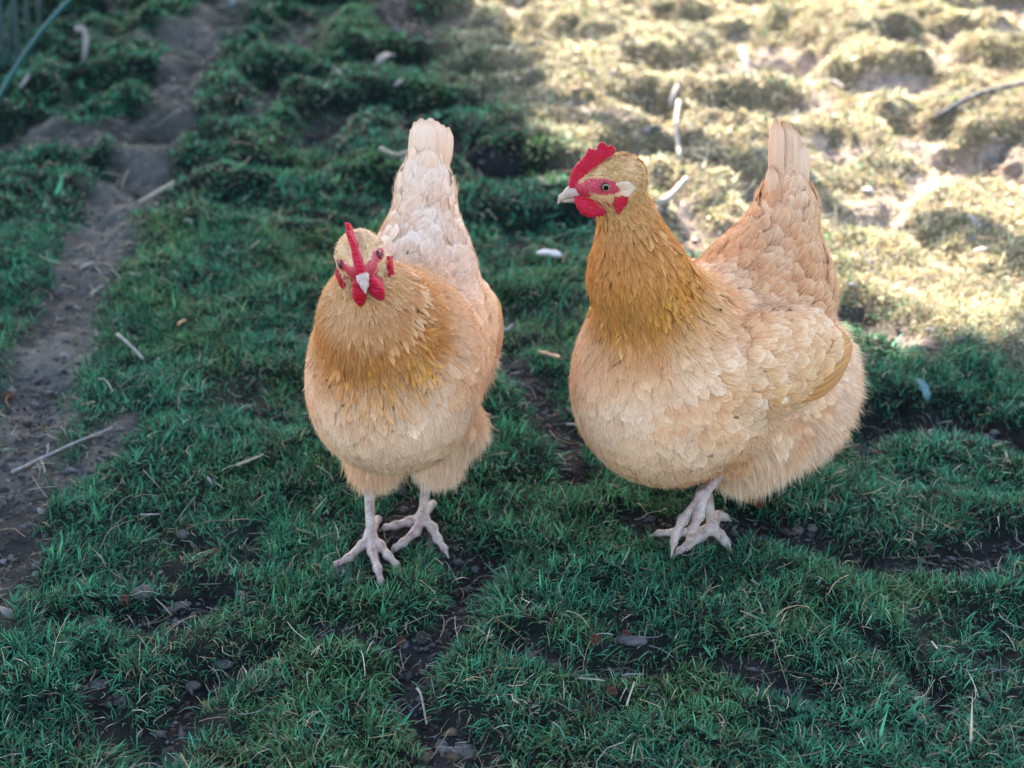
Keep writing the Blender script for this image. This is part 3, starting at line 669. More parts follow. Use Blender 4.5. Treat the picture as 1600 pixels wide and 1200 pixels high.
def tri_sample(V, Q, n, g, wf=None):
    T = np.concatenate([Q[:, [0, 1, 2]], Q[:, [0, 2, 3]]]); a, b, c = V[T[:, 0]], V[T[:, 1]], V[T[:, 2]]
    A = np.linalg.norm(np.cross(b-a, c-a), axis=1)*.5
    if wf is not None: A = A*wf[T[:, 0]]
    i = g.choice(len(T), n, p=A/A.sum()); r1, r2 = np.sqrt(g.random(n)), g.random(n)
    return a[i]*(1-r1)[:, None]+b[i]*(r1*(1-r2))[:, None]+c[i]*(r1*r2)[:, None], A.sum()
def ribbon_hairs(P, N, F, L, W, g, C, spread=.5, lay=1.):
    """fine barbs standing out of the down: three-segment ribbons"""
    n = len(P); d = nrm(F+N*(g.uniform(.0, .75, n)*lay)[:, None]+g.normal(0, 1, (n, 3))*(.6*spread*(.45+.55*lay))[:, None]); q = np.zeros((n, 4, 3)); q[:, 0] = P
    for i in range(3):
        q[:, i+1] = q[:, i]+d*(L/3)[:, None]; d = nrm(d+nrm(F)*.25+np.array([0, 0, -.15])*lay[:, None]-N*(.10*(1-lay))[:, None]+g.normal(0, .12, (n, 3)))
    sd = nrm(np.cross(d, g.normal(0, 1, (n, 3))))*(W*.5)[:, None]; V = np.zeros((n, 7, 3))
    for i in range(3): V[:, 2*i] = q[:, i]-sd*(1-i*.25); V[:, 2*i+1] = q[:, i]+sd*(1-i*.25)
    V[:, 6] = q[:, 3]; b = np.arange(n)[:, None]*7
    Q = np.concatenate([b+np.array([[0, 1, 3, 2]]), b+np.array([[2, 3, 5, 4]])]); T = b+np.array([[4, 5, 6]])
    return V.reshape(-1, 3), Q, T, np.repeat(C, 7, 0), np.repeat(nrm(N+.5*nrm(g.normal(0, 1, (n, 3)))), 7, 0)
def build_hen(H, mats, seed, label):
    g = np.random.default_rng(seed); fr = H['frame']; Hd = H['head']; o = fr.o.copy()
    root = thing('hen', tuple(o), label, 'chicken', 'two buff hens walking on the turf')
    root = RootObj(root, o)
    prims = hen_prims(H)+wing_prims(H); H['fr_root'] = fr
    V, Q = surface(prims, (o[0]-.26, o[1]-.26, .0), (o[0]+.26, o[1]+.26, .50), .0032, 1)
    hp = Hd.l(V); fl, rw = weights(prims, V)
    Vs = V-grad(prims, V)*(.0030*(1-np.clip(rw[:, REGS.index('face')]*1.5, 0, 1)))[:, None]
    tips = np.array([REG[r][6] for r in REGS]); bases = np.array([REG[r][5] for r in REGS])
    skin = rw@((tips+bases)/2)
    Lg = leg_prims(H); al = np.concatenate([[q.a, q.b] if isinstance(q, Cone) else [q.c, q.c] for q in Lg])
    V2, Q2 = surface(Lg, al.min(0)-.013, al.max(0)+.013, .0014, 1)
    mi = np.concatenate([np.zeros(len(Q), int), np.ones(len(Q2), int)])
    me = mesh_np('body', np.concatenate([Vs, V2])-o, np.concatenate([Q, Q2+len(V)]), [mats['skin'], mats['leg']], col=np.concatenate([skin, np.ones((len(V2), 3))]), attrs={'hp': np.concatenate([hp*np.array([H.get('red', 1.), 1, H.get('red', 1.)]), V2*0+9])}, mi=mi)
    put('body', me, root)
    head_parts(H, root, mats)
    # --- plumage ---------------------------------------------------------
    reg_den = np.array([REG[r][2]/(REG[r][0]*REG[r][1]) for r in REGS]); dens = rw@reg_den
    # bare faces: no vanes on the red skin, eyes, beak root
    hx, hy, hz = hp.T; 
    def bare(q):
        x, y, z = q.T
        q_ = H.get('red', 1.); x, z = x*q_, z*q_; e1 = ((x-.003)/.0190)**2+((z)/.0078)**2 < 1; e2 = ((x-.025)/.014)**2+((z+.006)/.010)**2 < 1
        near = (np.abs(x) < .05) & (np.abs(y) < .03) & (np.abs(z) < .05)
        return (e1 | e2 | (x > .0225)) & near
    dens = np.where(bare(hp), 0, dens)
    dens = np.where(V[:, 2] < .04, dens*.5, dens)
    P, tot = tri_sample(V, Q, 10, g, dens); n = int(tot*H.get('dens', 1.0)); P, _ = tri_sample(V, Q, n, g, dens)
    P = P[~bare(Hd.l(P))]; n = len(P)
    N = grad(prims, P); fl, rw = weights(prims, P); nd = neck_dist(H, P)
    tab = np.array([[REG[r][0], REG[r][1], REG[r][3], REG[r][4]] for r in REGS]); q = rw@tab
    jit = g.uniform(.8, 1.2, n); L, Wd, lift, fray = q[:, 0]*jit, q[:, 1]*g.uniform(.85, 1.15, n), q[:, 2]*g.uniform(.5, 1.6, n), q[:, 3]
    # hackle cape: narrow pointed golden feathers down to a ragged lower edge
    ce = H['cape']; cape = 1-sstep(ce-.012, ce+.010, nd+.016*(fbm(P[:, 0]*60, P[:, 2]*60, 2, 5)-.5)+g.normal(0, .006, n))
    neckw = rw[:, REGS.index('neck')]; inner = sstep(.018, .06, nd)
    cape = cape*np.clip(neckw*2.5+(nd < ce), 0, 1)*(1-rw[:, REGS.index('saddle')])*(1-rw[:, REGS.index('face')])
    L = L*(1-cape)+cape*(.011+.016*inner)*jit; Wd = Wd*(1-cape)+cape*(.0032+.0022*inner)
    loc = fr.l(P); frontal = sstep(.3, .9, N@fr.R[0])
    C0 = rw@bases; C1 = rw@tips
    pale_ = H['pale']; pale = lambda P_, N_, l_: pale_(P_, N_, l_)*(np.linalg.norm(Hd.l(P_), axis=1) > .045)
    kg = np.clip(cape*.35+.65*(1-sstep(ce-.035, ce+.014, nd+g.normal(0, .004, n)))*np.clip(neckw*2+(nd < ce), 0, 1)*(1-rw[:, REGS.index('saddle')])*(1-rw[:, REGS.index('face')]), 0, 1)*H['gold'](P, N, nd, loc)*g.uniform(.7, 1.1, n); kg = np.clip(kg, 0, 1)[:, None]
    gold0, gold1 = np.array([.50, .155, .009]), np.array([.76, .32, .040])
    low = (sstep(.21, .09, P[:, 2]+.04*(fbm(P[:, 0]*18, P[:, 1]*18, 2, 8)-.5))*(rw[:, REGS.index('breast')]+rw[:, REGS.index('body')]+.4*rw[:, REGS.index('wing')]))[:, None]*.65  # deeper orange low down, with underside shade put into the colour
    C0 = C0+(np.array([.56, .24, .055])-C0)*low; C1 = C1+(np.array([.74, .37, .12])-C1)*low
    sd_ = (rw[:, REGS.index('saddle')]*np.minimum(H.get('saddle_dark', 0), 2.2)*(.45+.55*sstep(.34, .24, P[:, 2])))[:, None]; C0 = C0*(1-sd_*np.array([.18, .34, .50])); C1 = C1*(1-sd_*np.array([.10, .20, .34]))
    C0 = C0+(gold0-C0)*kg; C1 = C1+(gold1-C1)*kg
    bright = sstep(.55, .75, fbm(loc[:, 0]*22+3, loc[:, 2]*22+loc[:, 1]*15, 3, seed))[:, None]; dark = sstep(.44, .66, fbm(loc[:, 0]*30+9, loc[:, 2]*30-loc[:, 1]*20, 3, seed+4))[:, None]
    vr = (g.random((n, 1))**2)
    C1 = C1*(.95+.08*g.random((n, 1))); C0 = C0*(.92+.1*g.random((n, 1)))
    C1 = C1+(np.array([.92, .74, .54])-C1)*(bright*.45+vr*.20)*(1-kg); C1 = C1*(1-dark*np.array([.03, .15, .30])*(.75+.25*vr)); C0 = C0*(1-dark*np.array([.06, .20, .38]))
    C0 = C0+(np.array([.88, .68, .52])-C0)*pale(P, N, loc)[:, None]*(1-kg); C1 = C1+(np.array([.93, .77, .63])-C1)*pale(P, N, loc)[:, None]*(1-kg)  # paler tone; on the upper back it is painted sky sheen
    fcw = rw[:, REGS.index('face')]
    fm = (fcw*.85)[:, None]; C0 = C0+(np.array(H.get('face0', (.44, .22, .07)))-C0)*fm; C1 = C1+(np.array(H.get('face1', (.64, .37, .15)))*g.uniform(.8, 1.08, (n, 1))-C1)*fm
    sharp = np.clip(cape+.6*rw[:, REGS.index('thigh')], 0, 1)
    FV, FQ, FC, FU, FN = feather_mesh(prims, P, fl, N, L, Wd, lift+.0015*cape, C0, C1, g, fray=fray, sharp=sharp)
    # the broad vanes that can be told apart one by one (rump, saddle, lower breast) become parts; the rest is plumage
    cam_dir = nrm(np.array([0, 0, CAM_H])-P); vis = (N*cam_dir).sum(1)
    score = L*Wd*np.clip(vis, 0, 1)*(1+1.5*rw[:, REGS.index('saddle')])*(1-cape)*(rw[:, REGS.index('fluff')] < .4)*(rw[:, REGS.index('thigh')] < .3)
    pick = np.argsort(-score)[:150]; rest = np.ones(n, bool); rest[pick] = False
    V4 = FV.reshape(n, 15, 3); C4 = FC.reshape(n, 15, 3); U4 = FU.reshape(n, 15, 2); N4 = FN.reshape(n, 15, 3)
    q8 = FQ[:8] - FQ[:8].min() if False else np.array([[3*i+j, 3*i+j+3, 3*i+j+4, 3*i+j+1] for i in range(4) for j in (0, 1)])
    for k in pick: put('feather', mesh_np('feather', V4[k]-o, q8, [mats['feather']], col=C4[k], uv=U4[k], nv=N4[k]), root)
    nr = int(rest.sum()); QQ = (np.arange(nr)[:, None, None]*15+q8[None]).reshape(-1, 4)
    put('plumage', mesh_np('plumage', V4[rest].reshape(-1, 3)-o, QQ, [mats['feather']], col=C4[rest].reshape(-1, 3), uv=U4[rest].reshape(-1, 2), nv=N4[rest].reshape(-1, 3)), root, kind='stuff')
    # --- down barbs -------------------------------------------------------
    fw = np.array([{'face': .5, 'neck': 1.5, 'fluff': 2.2, 'thigh': 2.6, 'tail': .1, 'saddle': .6, 'breast': 1.0, 'body': 1.0, 'wing': .6}[r] for r in REGS])
    _, rv = weights(prims, V); dn = np.where(bare(hp), 0, rv@fw)
    Ph, _ = tri_sample(V, Q, 88000, g, dn); Ph = Ph[~bare(Hd.l(Ph))]; nh = len(Ph); Nh = grad(prims, Ph); fh, rh = weights(prims, Ph); fh = nrm(fh-(fh*Nh).sum(1, keepdims=True)*Nh)
    soft = rh[:, REGS.index('fluff')]+rh[:, REGS.index('thigh')]; fc = rh[:, REGS.index('face')]
    Lh = (.0095+.0095*soft)*g.uniform(.6, 1.5, nh)*(1-.7*fc); ndh = neck_dist(H, Ph); neckh = rh[:, REGS.index('neck')]*(ndh < ce)
    Ch = rh@tips; Ch = Ch+(np.array([.74, .34, .06])-Ch)*(neckh*H['gold'](Ph, Nh, ndh, fr.l(Ph)))[:, None]; Ch = Ch+(np.array([.92, .80, .68])-Ch)*pale(Ph, Nh, fr.l(Ph))[:, None]*.8; lowh = (sstep(.21, .09, Ph[:, 2])*(rh[:, REGS.index('breast')]+rh[:, REGS.index('body')]))[:, None]*.45; Ch = Ch+(np.array([.78, .42, .16])-Ch)*lowh; lh = fr.l(Ph); dkh = sstep(.44, .66, fbm(lh[:, 0]*30+9, lh[:, 2]*30-lh[:, 1]*20, 3, seed+4))[:, None]; Ch = Ch*(1-dkh*np.array([.03, .15, .28])); Ch = Ch*g.uniform(.80, 1.08, (nh, 1))*np.array([1, .98, .94])  # barbs repeat the painted underside shade and the pale back
    hv, hq, ht, hc, hn = ribbon_hairs(Ph+Nh*(.001+.0018*(1-soft)*(1-fc))[:, None], Nh, fh, Lh, np.full(nh, .00042)+.0002*soft, g, Ch, .42, .25+.75*np.clip(soft, 0, 1))
    put('down', mesh_np('down', hv-o, [hq, ht], [mats['down']], col=hc), root, kind='stuff')
    # --- wings ------------------------------------------------------------
    for s in (1, -1): build_wing(H, root, o, s, prims, mats, g, seed)
    build_tail(H, root, o, prims, mats, g)
    return root
class RootObj:
    def __init__(s, ob, o): s.ob = ob; s.location_np = o
_put0 = put
def put(name, me, parent=None, *a, **k):
    if isinstance(parent, RootObj): parent = parent.ob
    return _put0(name, me, parent, *a, **k)
def vane(fr_pts, nor, width, th=.0006, tip=.35, c0=None, c1=None, g=None, rows=9, cup=.12):
    """one quill feather as a solid curved vane along a centre line, with thickness"""
    pts = np.array(fr_pts, float); s = np.linspace(0, 1, rows); k = np.linspace(0, 1, len(pts))
    c = np.stack([np.interp(s, k, pts[:, i]) for i in range(3)], 1)
    for _ in range(2): c[1:-1] = (c[:-2]+2*c[1:-1]+c[2:])/4
    t = nrm(np.gradient(c, axis=0)); nor = nrm(np.asarray(nor, float)); b = nrm(np.cross(nor[None], t)); n = nrm(np.cross(t, b))
    w = width*.5*np.clip(np.minimum(.45+s*1.6, 1), 0, 1)*np.sqrt(np.clip(1-((s-(1-tip))/tip).clip(0, 1)**2.2, .02, 1))
    us = np.array([-1, -.5, 0, .5, 1]); V = []; 
    for side in (1, -1):
        for i in range(rows):
            for u in us: V.append(c[i]+b[i]*u*w[i]+n[i]*(-(u*u)*cup*w[i]+side*th*(1-.7*abs(u))))
    V = np.array(V); m = rows*5; Q = []
    for i in range(rows-1):
        for j in range(4):
            a = i*5+j; Q.append((a, a+1, a+6, a+5)); Q.append((m+a, m+a+5, m+a+6, m+a+1))
        for j in (0, 4):
            a = i*5+j; q = (a, a+5, m+a+5, m+a); Q.append(q if j == 0 else q[::-1])
    for i in (0, rows-1):
        for j in range(4): a = i*5+j; Q.append((a, m+a, m+a+1, a+1))
    uv = np.zeros((2*m, 2)); uv[:, 0] = np.tile((us+1)/2, 2*rows); uv[:, 0] = uv[:, 0]*.8+.1; uv[:, 1] = np.tile(np.repeat(.05+s*.8, 5), 2)+g.integers(0, 400)
    col = np.array(c0)[None]+(np.array(c1)-np.array(c0))[None]*np.tile(np.repeat(s, 5), 2)[:, None]
    return V, np.array(Q), col, uv
def wing_axes(H, s):
    fr = H['frame']; wg = H['wing']; a = math.radians(wg['tilt']); yw = math.radians(wg['splay'])*s
    ax0 = nrm(np.array([math.cos(a)*math.cos(yw), -math.cos(a)*math.sin(yw), math.sin(a)]))
    side = nrm(np.array([0, s, wg.get('cant', .25)])); side = nrm(side-(side@ax0)*ax0); up = np.cross(ax0, side)
    if up[2] < 0: up = -up
    return np.array([ax0, side, up]) @ fr.R, fr.w((wg['x'], s*wg['y'], wg['z']))
def wing_prims(H):
    out = []; wg = H['wing']
    for s in (1, -1):
        A, cen = wing_axes(H, s)
        fl = nrm(-A[0]-A[2]*.18)
        out.append(Ell(cen, (wg['l'], wg['th'], wg['h']), A, .009, flow=fl, reg='wing'))
        out.append(Ell(cen-A[0]*.62*wg['l']-A[2]*.10*wg['h'], (wg['l']*.50, wg['th']*.70, wg['h']*.55), A, .009, flow=fl, reg='wing'))
    return out
def build_wing(H, root, o, s, prims, mats, g, seed):
    wg = H['wing']; A, cen = wing_axes(H, s); l, h = wg['l'], wg['h']
    st = cen-A[0]*l*.15; V, Q = surface([Cone(st, cen-A[0]*l*.95-A[2]*h*.2, .012, .006)], cen-.13, cen+.13, .003, 1)
    W = put('wing', mesh_np('wing', V-o, Q, [mats['skin']], col=np.tile([.70, .42, .2], (len(V), 1)), attrs={'hp': V*0+9}), root)
    def onsurf(p, hh):
        p = np.array(p)
        for _ in range(3): p = p-grad(prims, p)*(sdf(prims, p)-hh)[:, None]
        return p
    for i in range(9):                                                      # folded quills: the lowest one lies outermost
        f = i/8; a = cen-A[0]*l*.10+A[2]*h*(-.62+.80*f)+A[1]*.010; b = cen-A[0]*l*(1.00+.08*math.sin(f*3))+A[2]*h*(-.30+.42*f)+A[1]*.004
        t = np.linspace(0, 1, 6)[:, None]; c = a*(1-t)+b*t-A[2]*(np.sin(t*3.14)*h*.10*(1-f)); hh = np.linspace(.002, .0045, 6)-.0007*i
        c2 = onsurf(c, hh); k = np.clip((t-.72)/.28, 0, 1); c = c2*(1-k)+(c2[3]+(c-c[3]))*k   # the last third runs free of the body
        v, q, cc, u = vane(c, A[1]+A[2]*.25, .0165, c0=(.50, .19, .05), c1=np.array([.72, .34, .12])*g.uniform(.88, 1.08), g=g, tip=.30)
        put('flight_feather', mesh_np('flight_feather', v-o, q, [mats['feather']], col=cc, uv=u), W)
    rows = []
    for r in range(10):
        for j in range(11):
            u = .42-.115*r+g.normal(0, .035); w_ = (-.78+1.6*(j+.5*(r%2))/11)*math.sqrt(max(.1, 1-(u*.75)**2))+g.normal(0, .05); rows.append((u, w_))
    rows = np.array(rows); P = cen+rows[:, :1]*l*A[0]+rows[:, 1:]*h*A[2]+A[1]*.014; P = onsurf(P, np.full(len(P), .0)); n = len(P); N = grad(prims, P)
    k = N@A[1] > .1; P, N, rows = P[k], N[k], rows[k]; n = len(P)
    fl = -A[0][None]+np.clip(-rows[:, 1:], -1, 1)*(-A[2])[None]*-.25-A[2][None]*.12
    L = (.020+.006*(rows[:, 0] < -.2))*g.uniform(.9, 1.1, n); Wd = .0150*g.uniform(.8, 1.15, n)
    tone = sstep(.4, -.6, rows[:, 1])[:, None]*.7+.3*g.random((n, 1))
    C0 = np.array([.74, .41, .18])+(np.array([.58, .25, .07])-np.array([.74, .41, .18]))*tone; C1 = np.array([.89, .58, .35])+(np.array([.78, .42, .17])-np.array([.89, .58, .35]))*tone
    FV, FQ, FC, FU, FN = feather_mesh(prims, P, fl, N, L, Wd, g.uniform(.002, .003, n), C0, C1*g.uniform(.92, 1.05, (n, 1)), g, sub=.0006)
    V4 = FV.reshape(n, 15, 3); C4 = FC.reshape(n, 15, 3); U4 = FU.reshape(n, 15, 2); N4 = FN.reshape(n, 15, 3); q8 = np.array([[3*i+j, 3*i+j+3, 3*i+j+4, 3*i+j+1] for i in range(4) for j in (0, 1)])
    for k in range(n): put('covert_feather', mesh_np('covert_feather', V4[k]-o, q8, [mats['feather']], col=C4[k], uv=U4[k], nv=N4[k]), W)
def build_tail(H, root, o, prims, mats, g):
    tl = H['tail']; fr = H['frame']; T = put('tail', None, root) if False else None
    b0, tip = fr.w(tl['base']), fr.w(tl['tip']); ax = nrm(tip-b0); L = np.linalg.norm(tip-b0)
    left = nrm(fr.R[1]-(fr.R[1]@ax)*ax); fwd = np.cross(left, ax)
    if fwd@fr.R[0] < 0: fwd = -fwd
    V, Q = surface([Cone(b0-ax*.01, b0+ax*L*.35, tl['w']*.36, tl['w']*.12)], np.minimum(b0, tip)-.03, np.maximum(b0, tip)+.03, .003, 1)
    T = put('tail', mesh_np('tail', V-o, Q, [mats['skin']], col=np.tile([.72, .50, .32], (len(V), 1)), attrs={'hp': V*0+9}), root)
    N = 9
    for i in range(N):
        f = i/(N-1)*2-1; lay = abs(f); a = f*tl['fan']                                      # roof-shaped: outer ones lower and further back
        base = b0+left*f*tl['w']*.35-fwd*lay*.012+fwd*.010; end = tip+left*f*tl['w']*.52-fwd*lay*tl['roof']-ax*(lay**2.4*tl['drop']+g.uniform(0, .004))+fwd*(.004-.001*(i % 2))
        mid = (base+end)/2+left*f*.004+fwd*.006*(1-lay); nor = nrm(fwd*(1-.55*lay)+left*f*.9)
        c1 = np.array(tl['col'])*g.uniform(.92, 1.06)
        v, q, c, u = vane([base, mid, end], nor, tl['w']*.66, tip=.26, c0=(.72, .43, .25), c1=c1, g=g, cup=.22)
        put('tail_feather', mesh_np('tail_feather', v-o, q, [mats['feather']], col=c, uv=u), T)
    for i in range(26):                                                                      # short coverts hugging the tail root
        a = (i/13)*2*math.pi+.2; rad = math.cos(a)*left*tl['w']*.50+math.sin(a)*fwd*.024; zf = g.uniform(-.15, .30)
        base = b0+rad*1.0+ax*L*(zf-.28); end = b0+rad*.68+ax*L*(zf+.30)
        v, q, c, u = vane([base, (base+end)/2+rad*.12, end], nrm(rad), .020, tip=.4, c0=(.70, .40, .22), c1=np.array(tl['col'])*g.uniform(.9, 1.06), g=g, cup=.35, rows=7)
        put('tail_covert', mesh_np('tail_covert', v-o, q, [mats['feather']], col=c, uv=u), T)
# ================================================================= the yard
build_ground(); build_grass(); build_crumbs(); build_straw()
# ================================================================= the hens
MATS = dict(feather=m_feather(), skin=m_body(), leg=m_leg(), comb=m_comb(),
            beak=m_plain('beak_horn', [(.42, .25, .18), (.52, .36, .28)], 120, .45, .2, .0005, spec=.25, Subsurface_Weight=.05, Subsurface_Scale=.003),
            pupil=m_plain('pupil', [(.003, .003, .003)], 10, .25, 0, spec=.15), down=m_attr('down_barbs', .7, .32, .15))
def m_iris():
    M = Mat('iris'); h = M.n('Attribute', attribute_name='hp'); sp = M.n('SeparateXYZ'); M.l(h, 1, sp, 0)
    r = M.math('SQRT', M.math('ADD', M.math('MULTIPLY', (sp, 0), (sp, 0)), M.math('MULTIPLY', (sp, 2), (sp, 2))))
    rr = M.ramp(M.math('MULTIPLY', r, 200)[0], 0, [(.30, (.55, .26, .07)), (.56, (.62, .42, .20)), (.66, (.05, .03, .02)), (.8, (.10, .02, .02))]); M.base((rr, 0)); M.set(Roughness=.25, Specular_IOR_Level=.25); return M.m
MATS['iris'] = m_iris()
A, B = make_specs()
fA, fB = A['frame'], B['frame']
A.update(cape=.104, face1=(.86, .62, .40), face0=(.62, .38, .20), red=1.35, wat=1.3, wth=.0052, wy=.0062, nk=.75, wing_vis=1, comb_lean=-.3, comb_th=.0037, wing=dict(x=-.030, y=.058, z=.208, l=.088, h=.048, tilt=4, splay=2, th=.019),
         tail=dict(base=(-.134, -.004, .335), tip=(-.148, -.006, .398), w=.040, fan=.3, roof=.026, drop=.012, col=(.91, .64, .46)),
         gold=lambda P, N, nd, loc: np.clip(.06+1.3*sstep(.045, .070, nd), 0, 1)*(.8+.2*sstep(-.2, .5, N@fA.R[0]+.2)),
         pale=lambda P, N, loc: np.clip(sstep(.02, -.06, loc[:, 0])*sstep(.2, .27, loc[:, 2]), 0, 1)*.50+.12+.08*sstep(.215, .26, loc[:, 2])*sstep(.0, .03, loc[:, 0]))  # pale cape, and sky sheen on the upper back painted as colour
B.update(cape=.128, saddle_dark=2.2, wing_vis=1, comb_lean=0, wing=dict(x=.004, y=.082, z=.224, l=.085, h=.053, tilt=3, splay=3, cant=.30, th=.026),
         tail=dict(base=(-.118, -.012, .318), tip=(-.112, -.028, .418), w=.031, fan=.3, roof=.018, drop=.026, col=(.88, .56, .36)),
         gold=lambda P, N, nd, loc: np.clip(.55+.55*sstep(.03, .10, nd), 0, 1)*(1-.7*sstep(.55, .95, N@fB.R[0])*sstep(.05, .02, nd)),
         pale=lambda P, N, loc: .10*sstep(.1, .3, loc[:, 2])+.25*sstep(-.12, -.17, loc[:, 0])*sstep(.2, .1, loc[:, 2]))
build_hen(A, MATS, 11, 'pale buff hen facing the camera, head tilted, both feet planted on the turf')
build_hen(B, MATS, 23, 'golden necked hen with her head in profile, one foot lifted off the turf')
# ================================================================= added unseen trees, crowns shaped to shade the near yard
def lumpy(c, r, g, sub=4, amp=.05):
    bm = bmesh.new(); bmesh.ops.create_icosphere(bm, subdivisions=sub, radius=1); V = np.array([v.co[:] for v in bm.verts]); F = np.array([[v.index for v in f.verts] for f in bm.faces]); bm.free()
    o = g.uniform(0, 50, 3); k = 1+amp*(fbm(V[:, 0]*2+o[0]+V[:, 2], V[:, 1]*2+o[1]-V[:, 2], 3, 3)*2-1); return V*k[:, None]*np.array(r)+np.array(c), F
def shade_tree(base, blobs, label, seed, mleaf, mbark, nleaf=14000):
    g = np.random.default_rng(seed); t = thing('added_shade_tree', base, label, 'tree', 'added shade casters beyond the yard'); b = np.array(base)
    Vs, Fs, off = [], [], 0
    for c, r in blobs:
        V, F = lumpy(np.array(c)-b, r, g); Vs.append(V); Fs.append(F+off); off += len(V)
    V, F = np.concatenate(Vs), np.concatenate(Fs)
    put('crown', mesh_np('crown', V, F, [mleaf], col=np.tile([.03, .055, .02], (len(V), 1))), t)
    i = g.integers(0, len(V), nleaf); P = V[i]+g.normal(0, .012, (nleaf, 3)); u = nrm(g.normal(0, 1, (nleaf, 3))); v = nrm(np.cross(u, g.normal(0, 1, (nleaf, 3)))); s = g.uniform(.03, .055, (nleaf, 1))
    L = np.stack([P-u*s, P+v*s*.45, P+u*s, P-v*s*.45], 1).reshape(-1, 3)
    put('foliage', mesh_np('foliage', L, (np.arange(nleaf)[:, None]*4+np.arange(4)[None]), [mleaf], col=np.repeat(np.array([.035, .075, .022])*g.uniform(.6, 1.5, (nleaf, 1)), 4, 0), smooth=False), t, kind='stuff')
    top = V.mean(0); cones = [Cone((0, 0, -.1), top*.55, .16, .11, .05), Cone(top*.55, top, .11, .05, .05)]
    for c_, r_ in blobs:
        e = np.array(c_)-b; cones.append(Cone(top*g.uniform(.35, .6), e, .06, .02, .04))
    P = np.array([[q.a, q.b] for q in cones]).reshape(-1, 3); TV, TF = surface(cones, P.min(0)-.2, P.max(0)+.2, .05, 1)
    put('trunk', mesh_np('trunk', TV, TF, [mbark]), t)
def up_sun(x, y, h): k = h/TO_SUN.z; return (x+TO_SUN.x*k, y+TO_SUN.y*k, h)
M_LEAF = m_attr('tree_leaf', .5, .3); M_BARK = m_plain('bark', [(.06, .045, .035), (.16, .12, .09)], 14, .9, .8, .01)
def shade_blob(x, y, a, h, c=.55):
    """a crown lobe at height h whose shadow on the ground is centred on (x, y)"""
    return (up_sun(x, y, h), (a, a*.8, c))
shade_tree((-3.2, 7.0, 0), [shade_blob(-1.38, 2.75, 1.41, 3.2, .6), shade_blob(-3.2, 3.6, 1.9, 3.8, .9), shade_blob(-2.05, 4.6, 1.6, 3.6, .7), shade_blob(-2.4, 1.2, 1.9, 3.3, .7)], 'added unseen tree with crown shaped to shade the left of the yard', 3, M_LEAF, M_BARK)
shade_tree((-1.7, 5.7, 0), [shade_blob(-.45, .62, 1.35, 3.4, .50), shade_blob(.95, .60, 1.15, 3.1, .42), shade_blob(.2, -.9, 1.8, 3.3, .8), shade_blob(2.3, .47, 1.2, 3.2, .45), shade_blob(-.42, 1.72, .70, 2.9, .3)], 'added unseen tree with crown shaped to shade the ground under the hens', 5, M_LEAF, M_BARK)
# ================================================================= small things lying on the turf
G = np.random.default_rng(99)
def bez(pts, n):
    P = np.array(pts, float); k = np.linspace(0, 1, len(P)); s = np.linspace(0, 1, n); C_ = np.stack([np.interp(s, k, P[:, i]) for i in range(3)], 1)
    for _ in range(2): C_[1:-1] = (C_[:-2]+2*C_[1:-1]+C_[2:])/4
    return C_
def tube(pts, r0, r1, n=10, sides=7, rough=.15, seed=0):
    g = np.random.default_rng(seed); c = bez(pts, n); t = nrm(np.gradient(c, axis=0)); a = nrm(np.cross(t, [0.13, .2, 1.])); b = np.cross(t, a); V = []
    for i in range(n):
        r = r0+(r1-r0)*i/(n-1)
        for j in range(sides):
            an = 2*math.pi*j/sides; V.append(c[i]+(a[i]*math.cos(an)+b[i]*math.sin(an))*r*(1+g.uniform(-rough, rough)))
    Q = [(i*sides+j, i*sides+(j+1) % sides, (i+1)*sides+(j+1) % sides, (i+1)*sides+j) for i in range(n-1) for j in range(sides)]
    V = np.array(V+[c[0], c[-1]]); T = [(len(V)-2, (j+1) % sides, j) for j in range(sides)]+[(len(V)-1, (n-1)*sides+j, (n-1)*sides+(j+1) % sides) for j in range(sides)]
    return V, [np.array(Q), np.array(T)]
MB = dict(wood=m_plain('weathered_twig', [(.17, .14, .12), (.34, .29, .26)], 130, .8, .6, .001), pale=m_plain('pale_straw', [(.28, .22, .14), (.44, .36, .26)], 200, .6, .3, .0005),
          orange=m_plain('split_wood', [(.42, .22, .10), (.60, .36, .19)], 150, .7, .4, .0008), stone=m_plain('grey_stone', [(.025, .022, .018), (.12, .105, .085), (.055, .047, .038)], 190, .9, 1., .003),
          cone=m_plain('cone_scales', [(.13, .055, .03), (.30, .13, .07)], 300, .7, .5, .0006), dcone=m_plain('old_cone_scales', [(.05, .04, .035), (.16, .12, .10)], 300, .8, .5, .0006),
          bark=m_plain('bark_chip', [(.035, .032, .028), (.14, .125, .11)], 110, .9, .9, .002), leaf=m_plain('pale_leaf', [(.26, .22, .18), (.42, .36, .31)], 60, .7, .3, .001, tr=.2),
          green=m_plain('cane_skin', [(.006, .055, .05), (.014, .09, .08)], 12, .45, .1, .001, spec=.5), reed=m_plain('reed_stem', [(.010, .03, .025), (.03, .06, .05)], 20, .6, .1, .001), dark=m_plain('dark_branch', [(.04, .04, .045), (.13, .125, .12)], 40, .7, .6, .003),
          rust=m_plain('rusty_leaf', [(.16, .04, .03), (.30, .09, .06)], 60, .7, .3, .001), blue=m_plain('blue_grey_chip', [(.06, .12, .12), (.12, .20, .19)], 90, .7, .3, .001), fluff=m_plain('fallen_feather', [(.48, .44, .40), (.60, .57, .54)], 90, .8, .1, .0005, tr=.2))
def place(px, py, lift=0.): p = on_ground(px, py); z = gz(p[0], p[1]); p = on_ground(px, py, z); return np.array([p[0], p[1], gz(p[0], p[1])+lift])
